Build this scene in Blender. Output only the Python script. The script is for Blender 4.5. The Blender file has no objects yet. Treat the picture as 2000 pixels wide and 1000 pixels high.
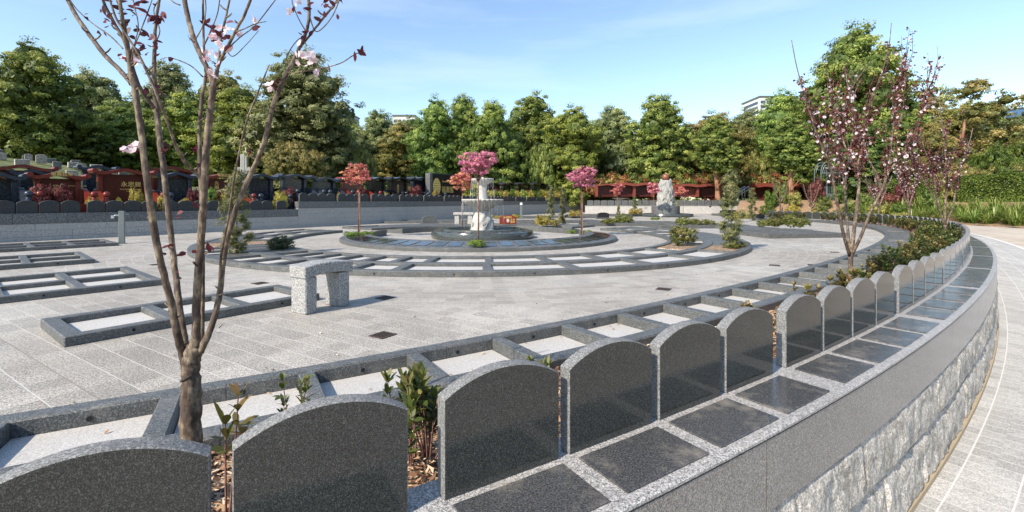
import bpy, bmesh, math, random
import numpy as np
from mathutils import Vector, Matrix
R = math.radians
scene = bpy.context.scene
col = scene.collection

# ------------------------------------------------------------------ camera
F, HY, H = 900.0, 392.0, 1.30      # focal length and horizon of the 2000 px photo, eye height above the plaza
cam_d = bpy.data.cameras.new("camera")
cam_d.sensor_width = 36.0
cam_d.lens = 36.0 * F / 2000.0
cam_d.shift_y = -(500.0 - HY) / 2000.0
cam_d.clip_start = 0.05
cam_d.clip_end = 3000.0
cam = bpy.data.objects.new("camera", cam_d)
cam.location = (0, 0, H)
cam.rotation_euler = (R(90), 0, 0)
col.objects.link(cam)
scene.camera = cam

# ------------------------------------------------------------------ light
SUN_EL = 40.0
SUN_DIR = Vector((-0.72, -0.695, 0)).normalized()      # horizontally, towards the sun
w = bpy.data.worlds.new("World")
scene.world = w
w.use_nodes = True
nt = w.node_tree
nt.nodes.clear()
out = nt.nodes.new("ShaderNodeOutputWorld")
bg = nt.nodes.new("ShaderNodeBackground")
sky = nt.nodes.new("ShaderNodeTexSky")
sky.sky_type = 'NISHITA'
sky.sun_disc = False
sky.sun_elevation = R(SUN_EL)
sky.sun_rotation = math.atan2(SUN_DIR.x, SUN_DIR.y)
sky.air_density = 1.15
sky.dust_density = 0.5
sky.ozone_density = 2.2
bg.inputs['Strength'].default_value = 0.175
# thin streaks of high cloud in the sky itself
tc = nt.nodes.new("ShaderNodeTexCoord")
mp = nt.nodes.new("ShaderNodeMapping")
mp.inputs['Scale'].default_value = (1.0, 1.0, 6.5)
nz = nt.nodes.new("ShaderNodeTexNoise")
nz.inputs['Scale'].default_value = 1.7
nz.inputs['Detail'].default_value = 7
nz.inputs['Roughness'].default_value = 0.55
rp = nt.nodes.new("ShaderNodeValToRGB")
rp.color_ramp.elements[0].position = 0.53
rp.color_ramp.elements[0].color = (0, 0, 0, 1)
rp.color_ramp.elements[1].position = 0.80
rp.color_ramp.elements[1].color = (0.20, 0.20, 0.20, 1)
mxs = nt.nodes.new("ShaderNodeMixRGB")
mxs.inputs['Color2'].default_value = (6.2, 6.6, 7.0, 1)
nt.links.new(tc.outputs['Generated'], mp.inputs['Vector'])
nt.links.new(mp.outputs[0], nz.inputs['Vector'])
nt.links.new(nz.outputs['Fac'], rp.inputs[0])
nt.links.new(rp.outputs[0], mxs.inputs['Fac'])
nt.links.new(sky.outputs[0], mxs.inputs['Color1'])
nt.links.new(mxs.outputs[0], bg.inputs['Color'])
nt.links.new(bg.outputs[0], out.inputs[0])

sd = bpy.data.lights.new("sun", 'SUN')
sd.energy = 5.0
sd.angle = R(0.55)
sd.color = (1.0, 0.90, 0.765)
so = bpy.data.objects.new("sun", sd)
ce, se = math.cos(R(SUN_EL)), math.sin(R(SUN_EL))
so.rotation_euler = Vector((SUN_DIR.x * ce, SUN_DIR.y * ce, se)).to_track_quat('Z', 'Y').to_euler()
so.location = (-30, -20, 30)
col.objects.link(so)
scene.view_settings.view_transform = 'Standard'
scene.view_settings.look = 'None'
scene.view_settings.gamma = 1.0
scene.view_settings.exposure = 0.50

# ------------------------------------------------------------------ helpers
def tag(o, label=None, cat=None, group=None, kind=None):
    if label: o['label'] = label
    if cat: o['category'] = cat
    if group: o['group'] = group
    if kind: o['kind'] = kind
    return o

def empty(name, loc=(0, 0, 0), rz=0.0):
    o = bpy.data.objects.new(name, None)
    o.empty_display_size = 0.2
    o.location = loc
    o.rotation_euler = (0, 0, rz)
    col.objects.link(o)
    return o

def copy_tree(o, parent=None, loc=None, rz=None, sc=None):
    c = o.copy()
    col.objects.link(c)
    if parent is not None: c.parent = parent
    if loc is not None: c.location = loc
    if rz is not None: c.rotation_euler = (0, 0, rz)
    if sc is not None: c.scale = sc if hasattr(sc, '__len__') else (sc, sc, sc)
    for ch in list(o.children):
        copy_tree(ch, c)
    return c

class MB:
    def __init__(s):
        s.v = []; s.f = []; s.smooth = False; s.tint = None
    def add(s, vs, fs):
        n = len(s.v); s.v.extend(vs); s.f.extend([tuple(i + n for i in f) for f in fs]); return s
    def box(s, x0, x1, y0, y1, z0, z1):
        vs = [(x0,y0,z0),(x1,y0,z0),(x1,y1,z0),(x0,y1,z0),(x0,y0,z1),(x1,y0,z1),(x1,y1,z1),(x0,y1,z1)]
        return s.add(vs, [(0,3,2,1),(4,5,6,7),(0,1,5,4),(1,2,6,5),(2,3,7,6),(3,0,4,7)])
    def prism_xz(s, poly, y0, y1):          # polygon in x,z pushed along y
        n = len(poly)
        vs = [(x, y0, z) for x, z in poly] + [(x, y1, z) for x, z in poly]
        fs = [tuple(range(n)), tuple(range(2*n-1, n-1, -1))]
        fs += [(i, i+n, (i+1) % n + n, (i+1) % n) for i in range(n)]
        return s.add(vs, fs)
    def prism_xy(s, poly, z0, z1):
        n = len(poly)
        vs = [(x, y, z0) for x, y in poly] + [(x, y, z1) for x, y in poly]
        fs = [tuple(range(n-1, -1, -1)), tuple(range(n, 2*n))]
        fs += [(i, (i+1) % n, (i+1) % n + n, i+n) for i in range(n)]
        return s.add(vs, fs)
    def lathe(s, prof, n=24, c=(0, 0, 0), wob=None):
        vs = []; m = len(prof)
        for k in range(n):
            a = 2*math.pi*k/n
            for j, (r, z) in enumerate(prof):
                rr = r * (wob(a, j) if wob else 1)
                vs.append((c[0]+rr*math.cos(a), c[1]+rr*math.sin(a), c[2]+z))
        fs = []
        for k in range(n):
            k2 = (k+1) % n
            for j in range(m-1):
                fs.append((k*m+j, k2*m+j, k2*m+j+1, k*m+j+1))
        return s.add(vs, fs)
    def ball(s, c, r, n=12, m=8, sz=1.0):
        return s.lathe([(max(1e-4, r*math.sin(math.pi*j/m)), -r*sz*math.cos(math.pi*j/m)) for j in range(m+1)], n, c)
    def tube(s, pts, rad, n=7, cap=True, noise=0.0, rnd=None):
        pts = [Vector(p) for p in pts]; k = len(pts)
        if not hasattr(rad, '__len__'): rad = [rad]*k
        base = len(s.v); ref = None
        for i, p in enumerate(pts):
            t = (pts[min(i+1, k-1)] - pts[max(i-1, 0)])
            if t.length < 1e-9: t = Vector((0, 0, 1))
            t.normalize()
            if ref is None:
                ref = t.orthogonal().normalized()
            else:
                ref = (ref - t*ref.dot(t))
                ref = ref.normalized() if ref.length > 1e-6 else t.orthogonal().normalized()
            b = t.cross(ref)
            for j in range(n):
                a = 2*math.pi*j/n
                rr = rad[i] * (1 + (rnd.uniform(-noise, noise) if noise else 0))
                q = p + (ref*math.cos(a) + b*math.sin(a))*rr
                s.v.append(tuple(q))
        for i in range(k-1):
            for j in range(n):
                j2 = (j+1) % n
                s.f.append((base+i*n+j, base+i*n+j2, base+(i+1)*n+j2, base+(i+1)*n+j))
        if cap:
            s.f.append(tuple(base+j for j in range(n-1, -1, -1)))
            s.f.append(tuple(base+(k-1)*n+j for j in range(n)))
        return s
    def mesh(s, name):
        me = bpy.data.meshes.new(name)
        me.from_pydata([tuple(v) for v in s.v], [], s.f)
        if s.smooth is True:
            me.polygons.foreach_set('use_smooth', [True]*len(me.polygons))
        me.update()
        if s.smooth == 'auto':
            me.polygons.foreach_set('use_smooth', [True]*len(me.polygons))
            me.set_sharp_from_angle(angle=R(38))
        return me
    def build(s, name, m, parent=None, loc=None, rz=None, bevel=0.0):
        me = s.mesh(name)
        if bevel:
            bm = bmesh.new(); bm.from_mesh(me)
            bmesh.ops.recalc_face_normals(bm, faces=bm.faces)
            es = [e for e in bm.edges if len(e.link_faces) == 2 and e.calc_face_angle(0) > R(50)]
            bmesh.ops.bevel(bm, geom=es, offset=bevel, segments=1, affect='EDGES', clamp_overlap=True)
            bm.to_mesh(me); bm.free(); me.update()
        me.materials.append(m)
        o = bpy.data.objects.new(name, me)
        col.objects.link(o)
        if parent is not None: o.parent = parent
        if loc is not None: o.location = loc
        if rz is not None: o.rotation_euler = (0, 0, rz)
        return o

def mesh_obj(name, me, m, parent=None, loc=None, rz=None, sc=None):
    if m is not None and not me.materials: me.materials.append(m)
    o = bpy.data.objects.new(name, me)
    col.objects.link(o)
    if parent is not None: o.parent = parent
    if loc is not None: o.location = loc
    if rz is not None: o.rotation_euler = (0, 0, rz)
    if sc is not None: o.scale = sc if hasattr(sc, '__len__') else (sc, sc, sc)
    return o

def px(x, y, z=0.0):                       # where the sight line through a pixel meets the level z
    d = F*(H-z)/(y-HY)
    return Vector(((x-1000)/F*d, d, z))
def pd(x, y, d):                           # the point seen at a pixel at a known distance
    return Vector(((x-1000)/F*d, d, H-(y-HY)/F*d))

class Curve:
    def __init__(s, P, ds=0.05):
        P = np.array(P, float)
        L = np.r_[0, np.cumsum(np.hypot(*np.diff(P, axis=0).T))]
        n = int(L[-1]/ds)+1
        s.S = np.linspace(0, L[-1], n); s.L = L[-1]
        s.x = np.interp(s.S, L, P[:, 0]); s.y = np.interp(s.S, L, P[:, 1])
        k = max(1, int(.5/ds))
        ker = np.ones(2*k+1)/(2*k+1)
        dx = np.gradient(s.x, s.S); dy = np.gradient(s.y, s.S)
        dx = np.convolve(np.pad(dx, k, mode='edge'), ker, 'valid'); dy = np.convolve(np.pad(dy, k, mode='edge'), ker, 'valid')
        s.a = np.unwrap(np.arctan2(dy, dx))
    def ang(s, t): return float(np.interp(t, s.S, s.a))
    def at(s, t, off=0.0, z=0.0):           # off > 0 lies to the right of the running direction
        a = s.ang(t)
        return Vector((float(np.interp(t, s.S, s.x)) + off*math.sin(a), float(np.interp(t, s.S, s.y)) - off*math.cos(a), z))
    def s_px(s, xp, off=0.0, smax=1e9):               # arc length where the offset line crosses the sight line of column xp
        X = s.x + off*np.sin(s.a); Y = s.y - off*np.cos(s.a)
        g = np.where((Y > .3) & (s.S < smax), np.abs(X/np.maximum(Y, .3) - (xp-1000)/F), 9)
        return float(s.S[int(np.argmin(g))])

def catmull(pts, n=12):
    P = [Vector(p) for p in pts]; Q = []
    P = [P[0]*2-P[1]] + P + [P[-1]*2-P[-2]]
    for i in range(1, len(P)-2):
        for k in range(n):
            t = k/n
            a, b, c, d = P[i-1], P[i], P[i+1], P[i+2]
            Q.append(.5*((2*b)+(c-a)*t+(2*a-5*b+4*c-d)*t*t+(3*b-a-3*c+d)*t**3))
    Q.append(P[-2])
    return Q

def sweep(mb, cv, s0, s1, prof, step=.25, zf=None):
    """closed profile [(off, z)...] swept from s0 to s1"""
    n = max(1, int(math.ceil((s1-s0)/step))); m = len(prof); b = len(mb.v)
    for i in range(n+1):
        t = s0+(s1-s0)*i/n
        for o, z in prof:
            p = cv.at(t, o)
            mb.v.append((p.x, p.y, zf(p, z) if zf else z))
    for i in range(n):
        for j in range(m):
            j2 = (j+1) % m
            mb.f.append((b+i*m+j, b+i*m+j2, b+(i+1)*m+j2, b+(i+1)*m+j))
    mb.f.append(tuple(b+j for j in range(m-1, -1, -1)))
    mb.f.append(tuple(b+n*m+j for j in range(m)))
    return mb
def band(cv, s0, s1, o0, o1, z0, z1, step=.25):
    return sweep(MB(), cv, s0, s1, [(o0, z0), (o1, z0), (o1, z1), (o0, z1)], step)
def curb_prof(o0, o1, z0, z1, c=.012):
    return [(o0, z0), (o1, z0), (o1, z1-c), (o1-c, z1), (o0+c, z1), (o0, z1-c)]

# ------------------------------------------------------------------ materials
def newmat(name):
    m = bpy.data.materials.new(name); m.use_nodes = True
    nt = m.node_tree; b = nt.nodes['Principled BSDF']
    return m, nt, b
class NT:
    def __init__(s, nt): s.nt = nt
    def n(s, t, **k):
        nd = s.nt.nodes.new(t)
        for a, v in k.items(): setattr(nd, a, v)
        return nd
    def l(s, a, b): s.nt.links.new(a, b)
    def val(s, sock, v):
        if hasattr(v, 'node'): s.l(v, sock)
        else: sock.default_value = v
    def math(s, op, a, b=0.0, c=None, clamp=False):
        nd = s.n('ShaderNodeMath', operation=op); nd.use_clamp = clamp
        s.val(nd.inputs[0], a); s.val(nd.inputs[1], b)
        if c is not None: s.val(nd.inputs[2], c)
        return nd.outputs[0]
    def mix(s, fac, a, b, mode='MIX'):
        nd = s.n('ShaderNodeMixRGB', blend_type=mode)
        s.val(nd.inputs[0], fac)
        for i, v in ((1, a), (2, b)):
            if hasattr(v, 'node'): s.l(v, nd.inputs[i])
            else: nd.inputs[i].default_value = (*v, 1) if len(v) == 3 else v
        return nd.outputs[0]
    def pos(s): return s.n('ShaderNodeNewGeometry').outputs['Position']
    def noise(s, vec, scale, detail=2, rough=.5, out='Fac'):
        nd = s.n('ShaderNodeTexNoise'); nd.inputs['Scale'].default_value = scale
        nd.inputs['Detail'].default_value = detail; nd.inputs['Roughness'].default_value = rough
        if vec is not None: s.l(vec, nd.inputs['Vector'])
        return nd.outputs[out]
    def ramp(s, fac, stops, interp='LINEAR'):
        nd = s.n('ShaderNodeValToRGB'); cr = nd.color_ramp; cr.interpolation = interp
        while len(cr.elements) < len(stops): cr.elements.new(.5)
        for e, (p, c) in zip(cr.elements, stops):
            e.position = p; e.color = (*c, 1) if len(c) == 3 else (c[0],)*3 + (1,)
        s.l(fac, nd.inputs[0])
        return nd.outputs[0]
    def bump(s, hgt, strength, dist, bsdf):
        nd = s.n('ShaderNodeBump'); nd.inputs['Strength'].default_value = strength
        nd.inputs['Distance'].default_value = dist
        s.l(hgt, nd.inputs['Height']); s.l(nd.outputs[0], bsdf.inputs['Normal'])
def g(v): return (v, v, v)

def speckle(N, base, light, dark, cell=.0035, contrast=1.0, blot=.12):
    """granite grain: fine two-size speckle in world space"""
    p = N.pos()
    a = N.noise(p, 1/cell, 1.5, .6)
    b = N.noise(p, .37/cell, 2, .6)
    d_ = N.noise(p, .13/cell, 2, .7)
    mixv = N.math('MULTIPLY_ADD', a, .50, N.math('MULTIPLY_ADD', b, .39, N.math('MULTIPLY', d_, .11)))
    s = .056/contrast
    c = N.ramp(mixv, [(.5-1.6*s, dark), (.5-.5*s, tuple((x*.35+y*.65) for x, y in zip(dark, base))), (.5+.35*s, base), (.5+1.5*s, light)])
    big = N.noise(p, 1.3, 4, .6)
    f = N.math('MULTIPLY_ADD', big, 2*blot, 1-blot)
    return N.mix(1.0, c, f, 'MULTIPLY'), mixv, big

def granite(name, base, light, dark, rough=.35, cell=.0035, contrast=1.0, bump=.0, blot=.12, spec=.5, joints=None, dirt=0.0):
    m, nt, b = newmat(name); N = NT(nt)
    c, gr, big = speckle(N, base, light, dark, cell, contrast, blot)
    if dirt:
        dn = N.noise(N.pos(), 5.0, 6, .7)
        c = N.mix(N.math('MULTIPLY', N.ramp(dn, [(.5, g(0)), (.72, g(1))]), dirt), c, (.34, .30, .25))
    N.l(c, b.inputs['Base Color'])
    rr = N.noise(N.pos(), 9, 4, .6)
    N.l(N.math('MULTIPLY_ADD', rr, rough*.7, rough*.65, clamp=True), b.inputs['Roughness'])
    b.inputs['Specular IOR Level'].default_value = spec
    if bump: N.bump(gr, bump, .002, b)
    return m

def plain(name, c, rough=.6, metal=0.0, spec=.5, var=.0, vs=6, bump=0):
    m, nt, b = newmat(name); N = NT(nt)
    nz = N.noise(N.pos(), vs, 4, .6)
    cc = N.mix(1.0, c, N.math('MULTIPLY_ADD', nz, 2*var, 1-var), 'MULTIPLY')
    N.l(cc, b.inputs['Base Color'])
    b.inputs['Roughness'].default_value = rough; b.inputs['Metallic'].default_value = metal
    b.inputs['Specular IOR Level'].default_value = spec
    if bump: N.bump(N.noise(N.pos(), vs*6, 4, .6), bump, .01, b)
    return m

def foliage(name, cols, rough=.5, trans=.42, spec=.35, obj_var=.14, nscale=.6, gain=1.0):
    """cols: list of leaf colours picked per leaf by the 'tint' attribute"""
    m, nt, b = newmat(name); N = NT(nt)
    at = N.n('ShaderNodeAttribute'); at.attribute_name = 'tint'
    oi = N.n('ShaderNodeObjectInfo')
    k = len(cols); cols = [tuple(min(.8, q*gain) for q in c) for c in cols]
    c = N.ramp(at.outputs['Fac'], [((i+.5)/k, cc) for i, cc in enumerate(cols)])
    hv = N.n('ShaderNodeHueSaturation')
    N.l(N.math('MULTIPLY_ADD', oi.outputs['Random'], .03, .467), hv.inputs['Hue'])
    hv.inputs['Saturation'].default_value = .93
    N.l(N.math('MULTIPLY_ADD', oi.outputs['Random'], 2*obj_var, 1-obj_var), hv.inputs['Value'])
    N.l(c, hv.inputs['Color'])
    nz = N.noise(N.pos(), nscale, 3, .6)
    cc = N.mix(1.0, hv.outputs[0], N.math('MULTIPLY_ADD', nz, .9, .55), 'MULTIPLY')
    N.l(cc, b.inputs['Base Color'])
    b.inputs['Roughness'].default_value = rough; b.inputs['Specular IOR Level'].default_value = spec
    tr = N.n('ShaderNodeBsdfTranslucent'); N.l(cc, tr.inputs['Color'])
    mx = N.n('ShaderNodeMixShader'); mx.inputs[0].default_value = trans
    o = nt.nodes['Material Output']
    N.l(b.outputs[0], mx.inputs[1]); N.l(tr.outputs[0], mx.inputs[2]); N.l(mx.outputs[0], o.inputs[0])
    return m

M = {}
M['dark'] = granite('dark_granite', (.038,.041,.039), (.135,.14,.13), (.016,.018,.018), rough=.09, cell=.0017, contrast=.85, spec=.38)
M['curb'] = granite('curb_granite', (.078,.082,.080), (.22,.225,.222), (.03,.032,.032), rough=.5, cell=.0035, contrast=.9, blot=.2, spec=.5, dirt=.25)
M['edge'] = granite('sawn_granite_edge', (.175,.178,.175), (.34,.34,.335), (.08,.08,.08), rough=.75, cell=.0030, contrast=.9, spec=.25)
M['coping'] = granite('light_speckled_granite', (.345,.335,.32), (.64,.62,.60), (.06,.06,.065), rough=.45, cell=.0036, contrast=1.0, dirt=.3)
M['plaque'] = granite('plaque_granite', (.06,.062,.065), (.17,.17,.17), (.018,.019,.02), rough=.24, cell=.003, contrast=.8, blot=.4, dirt=.5, spec=.45)
M['fascia'] = granite('fascia_granite', (.22,.205,.185), (.40,.375,.345), (.075,.07,.064), rough=.17, cell=.0032, contrast=1.0, spec=.5)
M['bench'] = granite('bench_granite', (.30,.30,.29), (.58,.57,.55), (.04,.04,.04), rough=.55, cell=.0038, contrast=1.2, spec=.4)
M['wall_dark'] = granite('wall_coping_granite', (.11,.115,.12), (.26,.265,.27), (.035,.036,.038), rough=.25, cell=.008, contrast=1.0)
M['wall_light'] = granite('wall_granite', (.33,.325,.31), (.50,.49,.47), (.18,.175,.17), rough=.5, cell=.008, contrast=1.0)
M['lid'] = granite('slab_granite', (.09,.093,.093), (.2,.2,.2), (.045,.045,.045), rough=.35, cell=.004, blot=.3, dirt=.2)
M['wall_stone'] = granite('wall_headstone_granite', (.032,.036,.038), (.10,.105,.11), (.012,.014,.015), rough=.35, cell=.006, contrast=.8, spec=.3)
M['white_stone'] = plain('carved_white_stone', (.43,.415,.385), .75, var=.45, vs=12, bump=.8)
M['basin'] = granite('fountain_green_granite', (.045,.052,.05), (.14,.155,.145), (.014,.017,.016), rough=.15, cell=.007, contrast=1.0)
M['red_panel'] = granite('shaded_red_granite', (.085,.014,.010), (.14,.028,.02), (.04,.008,.006), rough=.2, cell=.008, spec=.4)  # red tomb stone, shade under the roof put into its colour
M['blue_panel'] = granite('shaded_blue_granite', (.018,.024,.036), (.05,.06,.08), (.008,.010,.016), rough=.18, cell=.03, spec=.4)  # blue tomb stone darkened to paint in the under-roof shade
M['black'] = granite('black_granite', (.012,.013,.015), (.05,.05,.055), (.004,.004,.005), rough=.12, cell=.01)
M['red'] = granite('red_granite', (.17,.026,.016), (.26,.05,.032), (.09,.014,.01), rough=.3, cell=.008, blot=.2, spec=.3)
M['blue'] = granite('blue_grey_granite', (.030,.038,.055), (.07,.085,.11), (.012,.015,.024), rough=.25, cell=.008, blot=.2, spec=.35)
M['pale_stone'] = granite('pale_stone', (.46,.43,.39), (.6,.57,.52), (.3,.28,.26), rough=.7, cell=.02)
M['tan_stone'] = granite('weathered_stone', (.30,.25,.21), (.45,.4,.34), (.15,.12,.1), rough=.8, cell=.03, blot=.4)
M['gold'] = plain('gold_paint', (.85,.62,.20), .35, metal=.3)
M['white_paint'] = plain('white_enamel', (.75,.75,.73), .4)
M['iron'] = plain('rusty_iron', (.07,.045,.035), .7, metal=.3, var=.4, vs=40)
M['hole'] = plain('dark_recess', (.01,.01,.01), .9)
M['steel'] = plain('grey_painted_steel', (.20,.22,.21), .45, metal=.4, var=.15)
M['arch'] = plain('green_grey_painted_metal', (.14,.18,.18), .5, metal=.3, var=.15)
M['galv'] = plain('galvanised_steel', (.45,.47,.48), .35, metal=.7)
M['petal'] = foliage('blossom_petals', [(.74,.45,.50), (.86,.76,.77), (.84,.68,.70)], rough=.6, trans=.4, obj_var=.02, spec=.2)
M['plumleaf'] = foliage('red_leaves', [(.11,.026,.018), (.18,.05,.03), (.07,.018,.014)], trans=.3, obj_var=.1)

def bark_mat(name, c0, c1, c2, sc=40, bump=.5):
    m, nt, b = newmat(name); N = NT(nt)
    mp = N.n('ShaderNodeMapping'); mp.inputs['Scale'].default_value = (1, 1, .35)
    N.l(N.pos(), mp.inputs['Vector'])
    a = N.noise(mp.outputs[0], sc, 6, .65)
    bb = N.noise(N.pos(), sc*.18, 3, .6)
    c = N.ramp(N.math('MULTIPLY_ADD', a, .55, N.math('MULTIPLY', bb, .45)), [(.36, c0), (.5, c1), (.63, c2)])
    N.l(c, b.inputs['Base Color']); b.inputs['Roughness'].default_value = .75
    N.bump(a, bump, .006, b)
    return m
M['bark_plum'] = bark_mat('plum_bark', (.030,.021,.017), (.10,.068,.048), (.31,.25,.165), 60, .8)
M['bark_red'] = bark_mat('young_red_bark', (.07,.022,.02), (.16,.07,.055), (.28,.19,.15), 60)
M['bark'] = bark_mat('brown_bark', (.03,.02,.015), (.075,.05,.035), (.14,.10,.07), 5)
M['bark_tan'] = bark_mat('orange_tan_bark', (.16,.07,.035), (.30,.15,.08), (.42,.26,.16), 4)
M['stake'] = bark_mat('timber_stake', (.08,.04,.025), (.17,.10,.06), (.26,.18,.12), 30, .2)

# plaza paving: square pavers, and rings of pavers round the fountain
FX, FY = -1.10, 16.3
def paving(name, polar=True, base=(.385,.362,.322)):
    m, nt, b = newmat(name); N = NT(nt)
    c, gr, big = speckle(N, base, tuple(min(.76, x*1.6) for x in base), tuple(x*.30 for x in base), .0048, 1.25, .13)
    sep = N.n('ShaderNodeSeparateXYZ'); N.l(N.pos(), sep.inputs[0])
    x, y = sep.outputs[0], sep.outputs[1]
    th = R(-32.0); ca, sa = math.cos(th), math.sin(th)
    u = N.math('ADD', N.math('MULTIPLY', x, ca), N.math('MULTIPLY', y, sa))
    v = N.math('ADD', N.math('MULTIPLY', x, -sa), N.math('MULTIPLY', y, ca))
    dx = N.math('SUBTRACT', x, FX); dy = N.math('SUBTRACT', y, FY)
    r = N.math('SQRT', N.math('ADD', N.math('MULTIPLY', dx, dx), N.math('MULTIPLY', dy, dy)))
    an = N.math('MULTIPLY', N.math('ARCTAN2', dy, dx), 9.6)
    if polar:
        inr = N.math('LESS_THAN', r, 10.7)
        u2 = N.math('ADD', N.math('MULTIPLY', u, N.math('SUBTRACT', 1.0, inr)), N.math('MULTIPLY', an, inr))
        v2 = N.math('ADD', N.math('MULTIPLY', v, N.math('SUBTRACT', 1.0, inr)), N.math('MULTIPLY', r, inr))
    else: u2, v2 = u, v
    P = .205
    def line(t, w):
        f = N.math('FRACT', N.math('DIVIDE', t, P))
        return N.math('LESS_THAN', N.math('ABSOLUTE', N.math('SUBTRACT', f, .5)), w/P/2)
    l1 = line(v2, .0075); l2 = line(N.math('MULTIPLY', u2, .5), .0025)
    iu = N.math('FLOOR', N.math('SUBTRACT', N.math('DIVIDE', u2, P), .5)); iv = N.math('FLOOR', N.math('SUBTRACT', N.math('DIVIDE', v2, P), .5))
    cb = N.n('ShaderNodeCombineXYZ'); N.l(iu, cb.inputs[0]); N.l(iv, cb.inputs[1])
    wn = N.n('ShaderNodeTexWhiteNoise', noise_dimensions='2D'); N.l(cb.outputs[0], wn.inputs['Vector'])
    c = N.mix(1.0, c, N.math('MULTIPLY_ADD', wn.outputs[0], .30, .85), 'MULTIPLY')
    wide = N.ramp(N.noise(N.pos(), .35, 5, .6), [(.35, (.80,.775,.74)), (.65, (1.08,1.08,1.08))])
    c = N.mix(1.0, c, wide, 'MULTIPLY')
    stain = N.ramp(N.noise(N.pos(), 2.1, 7, .7), [(.54, g(0)), (.74, g(.45))])
    c = N.mix(stain, c, (.25,.22,.19))
    c = N.mix(N.math('MULTIPLY', l2, .5), c, (.19,.18,.16))
    c = N.mix(N.math('MULTIPLY', l1, .6), c, (.60,.575,.54))
    # dark movement joints every tenth paver
    f10 = N.math('FRACT', N.math('DIVIDE', v2, P*11.0)); j10 = N.math('LESS_THAN', N.math('ABSOLUTE', N.math('SUBTRACT', f10, .5)), .0045/P/11)
    c = N.mix(N.math('MULTIPLY', j10, .8), c, (.16,.13,.10))
    N.l(c, b.inputs['Base Color']); b.inputs['Roughness'].default_value = .62
    b.inputs['Specular IOR Level'].default_value = .35
    N.bump(gr, .25, .0015, b)
    return m
M['paving'] = paving('plaza_paving')
M['cell'] = granite('pale_slab', (.47,.45,.415), (.60,.575,.535), (.32,.305,.28), rough=.6, cell=.004, contrast=.9, bump=.2)

def uv_paving(name):
    m, nt, b = newmat(name); N = NT(nt)
    c, gr, big = speckle(N, (.42,.405,.375), (.58,.56,.52), (.22,.21,.195), .0046, 1.0, .18)
    uvn = N.n('ShaderNodeUVMap'); uvn.uv_map = 'UVMap'
    sep = N.n('ShaderNodeSeparateXYZ'); N.l(uvn.outputs[0], sep.inputs[0])
    s_, o_ = sep.outputs[0], sep.outputs[1]
    row = N.math('FLOOR', N.math('DIVIDE', o_, .36))
    ss = N.math('ADD', s_, N.math('MULTIPLY', row, .11))
    fo = N.math('FRACT', N.math('DIVIDE', o_, .36)); fs = N.math('FRACT', N.math('DIVIDE', ss, .19))
    l1 = N.math('LESS_THAN', N.math('ABSOLUTE', N.math('SUBTRACT', fo, .5)), .018)
    l2 = N.math('LESS_THAN', N.math('ABSOLUTE', N.math('SUBTRACT', fs, .5)), .045)
    cb = N.n('ShaderNodeCombineXYZ'); N.l(N.math('FLOOR', N.math('SUBTRACT', N.math('DIVIDE', ss, .19), .5)), cb.inputs[0]); N.l(N.math('FLOOR', N.math('SUBTRACT', N.math('DIVIDE', o_, .36), .5)), cb.inputs[1])
    wn = N.n('ShaderNodeTexWhiteNoise', noise_dimensions='2D'); N.l(cb.outputs[0], wn.inputs['Vector'])
    c = N.mix(1.0, c, N.math('MULTIPLY_ADD', wn.outputs[0], .26, .86), 'MULTIPLY')
    c = N.mix(N.math('MULTIPLY', l2, .6), c, (.60,.58,.54))
    c = N.mix(N.math('MULTIPLY', l1, .85), c, (.62,.60,.565))
    N.l(c, b.inputs['Base Color']); b.inputs['Roughness'].default_value = .65
    N.bump(gr, .3, .002, b)
    return m
M['path'] = uv_paving('path_paving')

def rock_mat():
    m, nt, b = newmat('split_face_granite'); N = NT(nt)
    c, gr, big = speckle(N, (.50,.475,.43), (.70,.67,.61), (.27,.26,.235), .008, 1.1, .15)
    veins = N.ramp(N.noise(N.pos(), 7, 6, .7), [(.36, (.66,.64,.60)), (.52, (1,1,1)), (.75, (1.05,1.03,1.0))])
    c = N.mix(1.0, c, veins, 'MULTIPLY')
    rust = N.ramp(N.noise(N.pos(), 3.2, 5, .6), [(.6, g(0)), (.78, g(.35))])
    c = N.mix(rust, c, (.40,.30,.18))
    N.l(c, b.inputs['Base Color']); b.inputs['Roughness'].default_value = .8
    mp = N.n('ShaderNodeMapping'); mp.inputs['Scale'].default_value = (1.3, 1.3, .7); mp.inputs['Rotation'].default_value = (0, .5, .4)
    N.l(N.pos(), mp.inputs['Vector'])
    h = N.math('ADD', N.math('MULTIPLY', N.noise(mp.outputs[0], 11, 8, .68), 1.0), N.math('MULTIPLY', N.noise(N.pos(), 40, 5, .6), .3))
    N.bump(h, .75, .04, b)
    return m
M['rock'] = rock_mat()
def mulch_mat():
    m, nt, b = newmat('bark_mulch'); N = NT(nt)
    v = N.n('ShaderNodeTexVoronoi'); v.inputs['Scale'].default_value = 38; v.inputs['Randomness'].default_value = 1
    mp = N.n('ShaderNodeMapping'); mp.inputs['Scale'].default_value = (1, 1.8, 1); N.l(N.pos(), mp.inputs['Vector']); N.l(mp.outputs[0], v.inputs['Vector'])
    sp = N.n('ShaderNodeSeparateXYZ'); N.l(v.outputs['Color'], sp.inputs[0])
    c = N.ramp(sp.outputs[0], [(.05, (.05,.025,.014)), (.35, (.20,.11,.06)), (.65, (.38,.25,.15)), (.92, (.60,.47,.33))])
    N.l(c, b.inputs['Base Color']); b.inputs['Roughness'].default_value = .85
    N.bump(v.outputs['Distance'], 1, .02, b)
    return m
M['mulch'] = mulch_mat()
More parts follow.
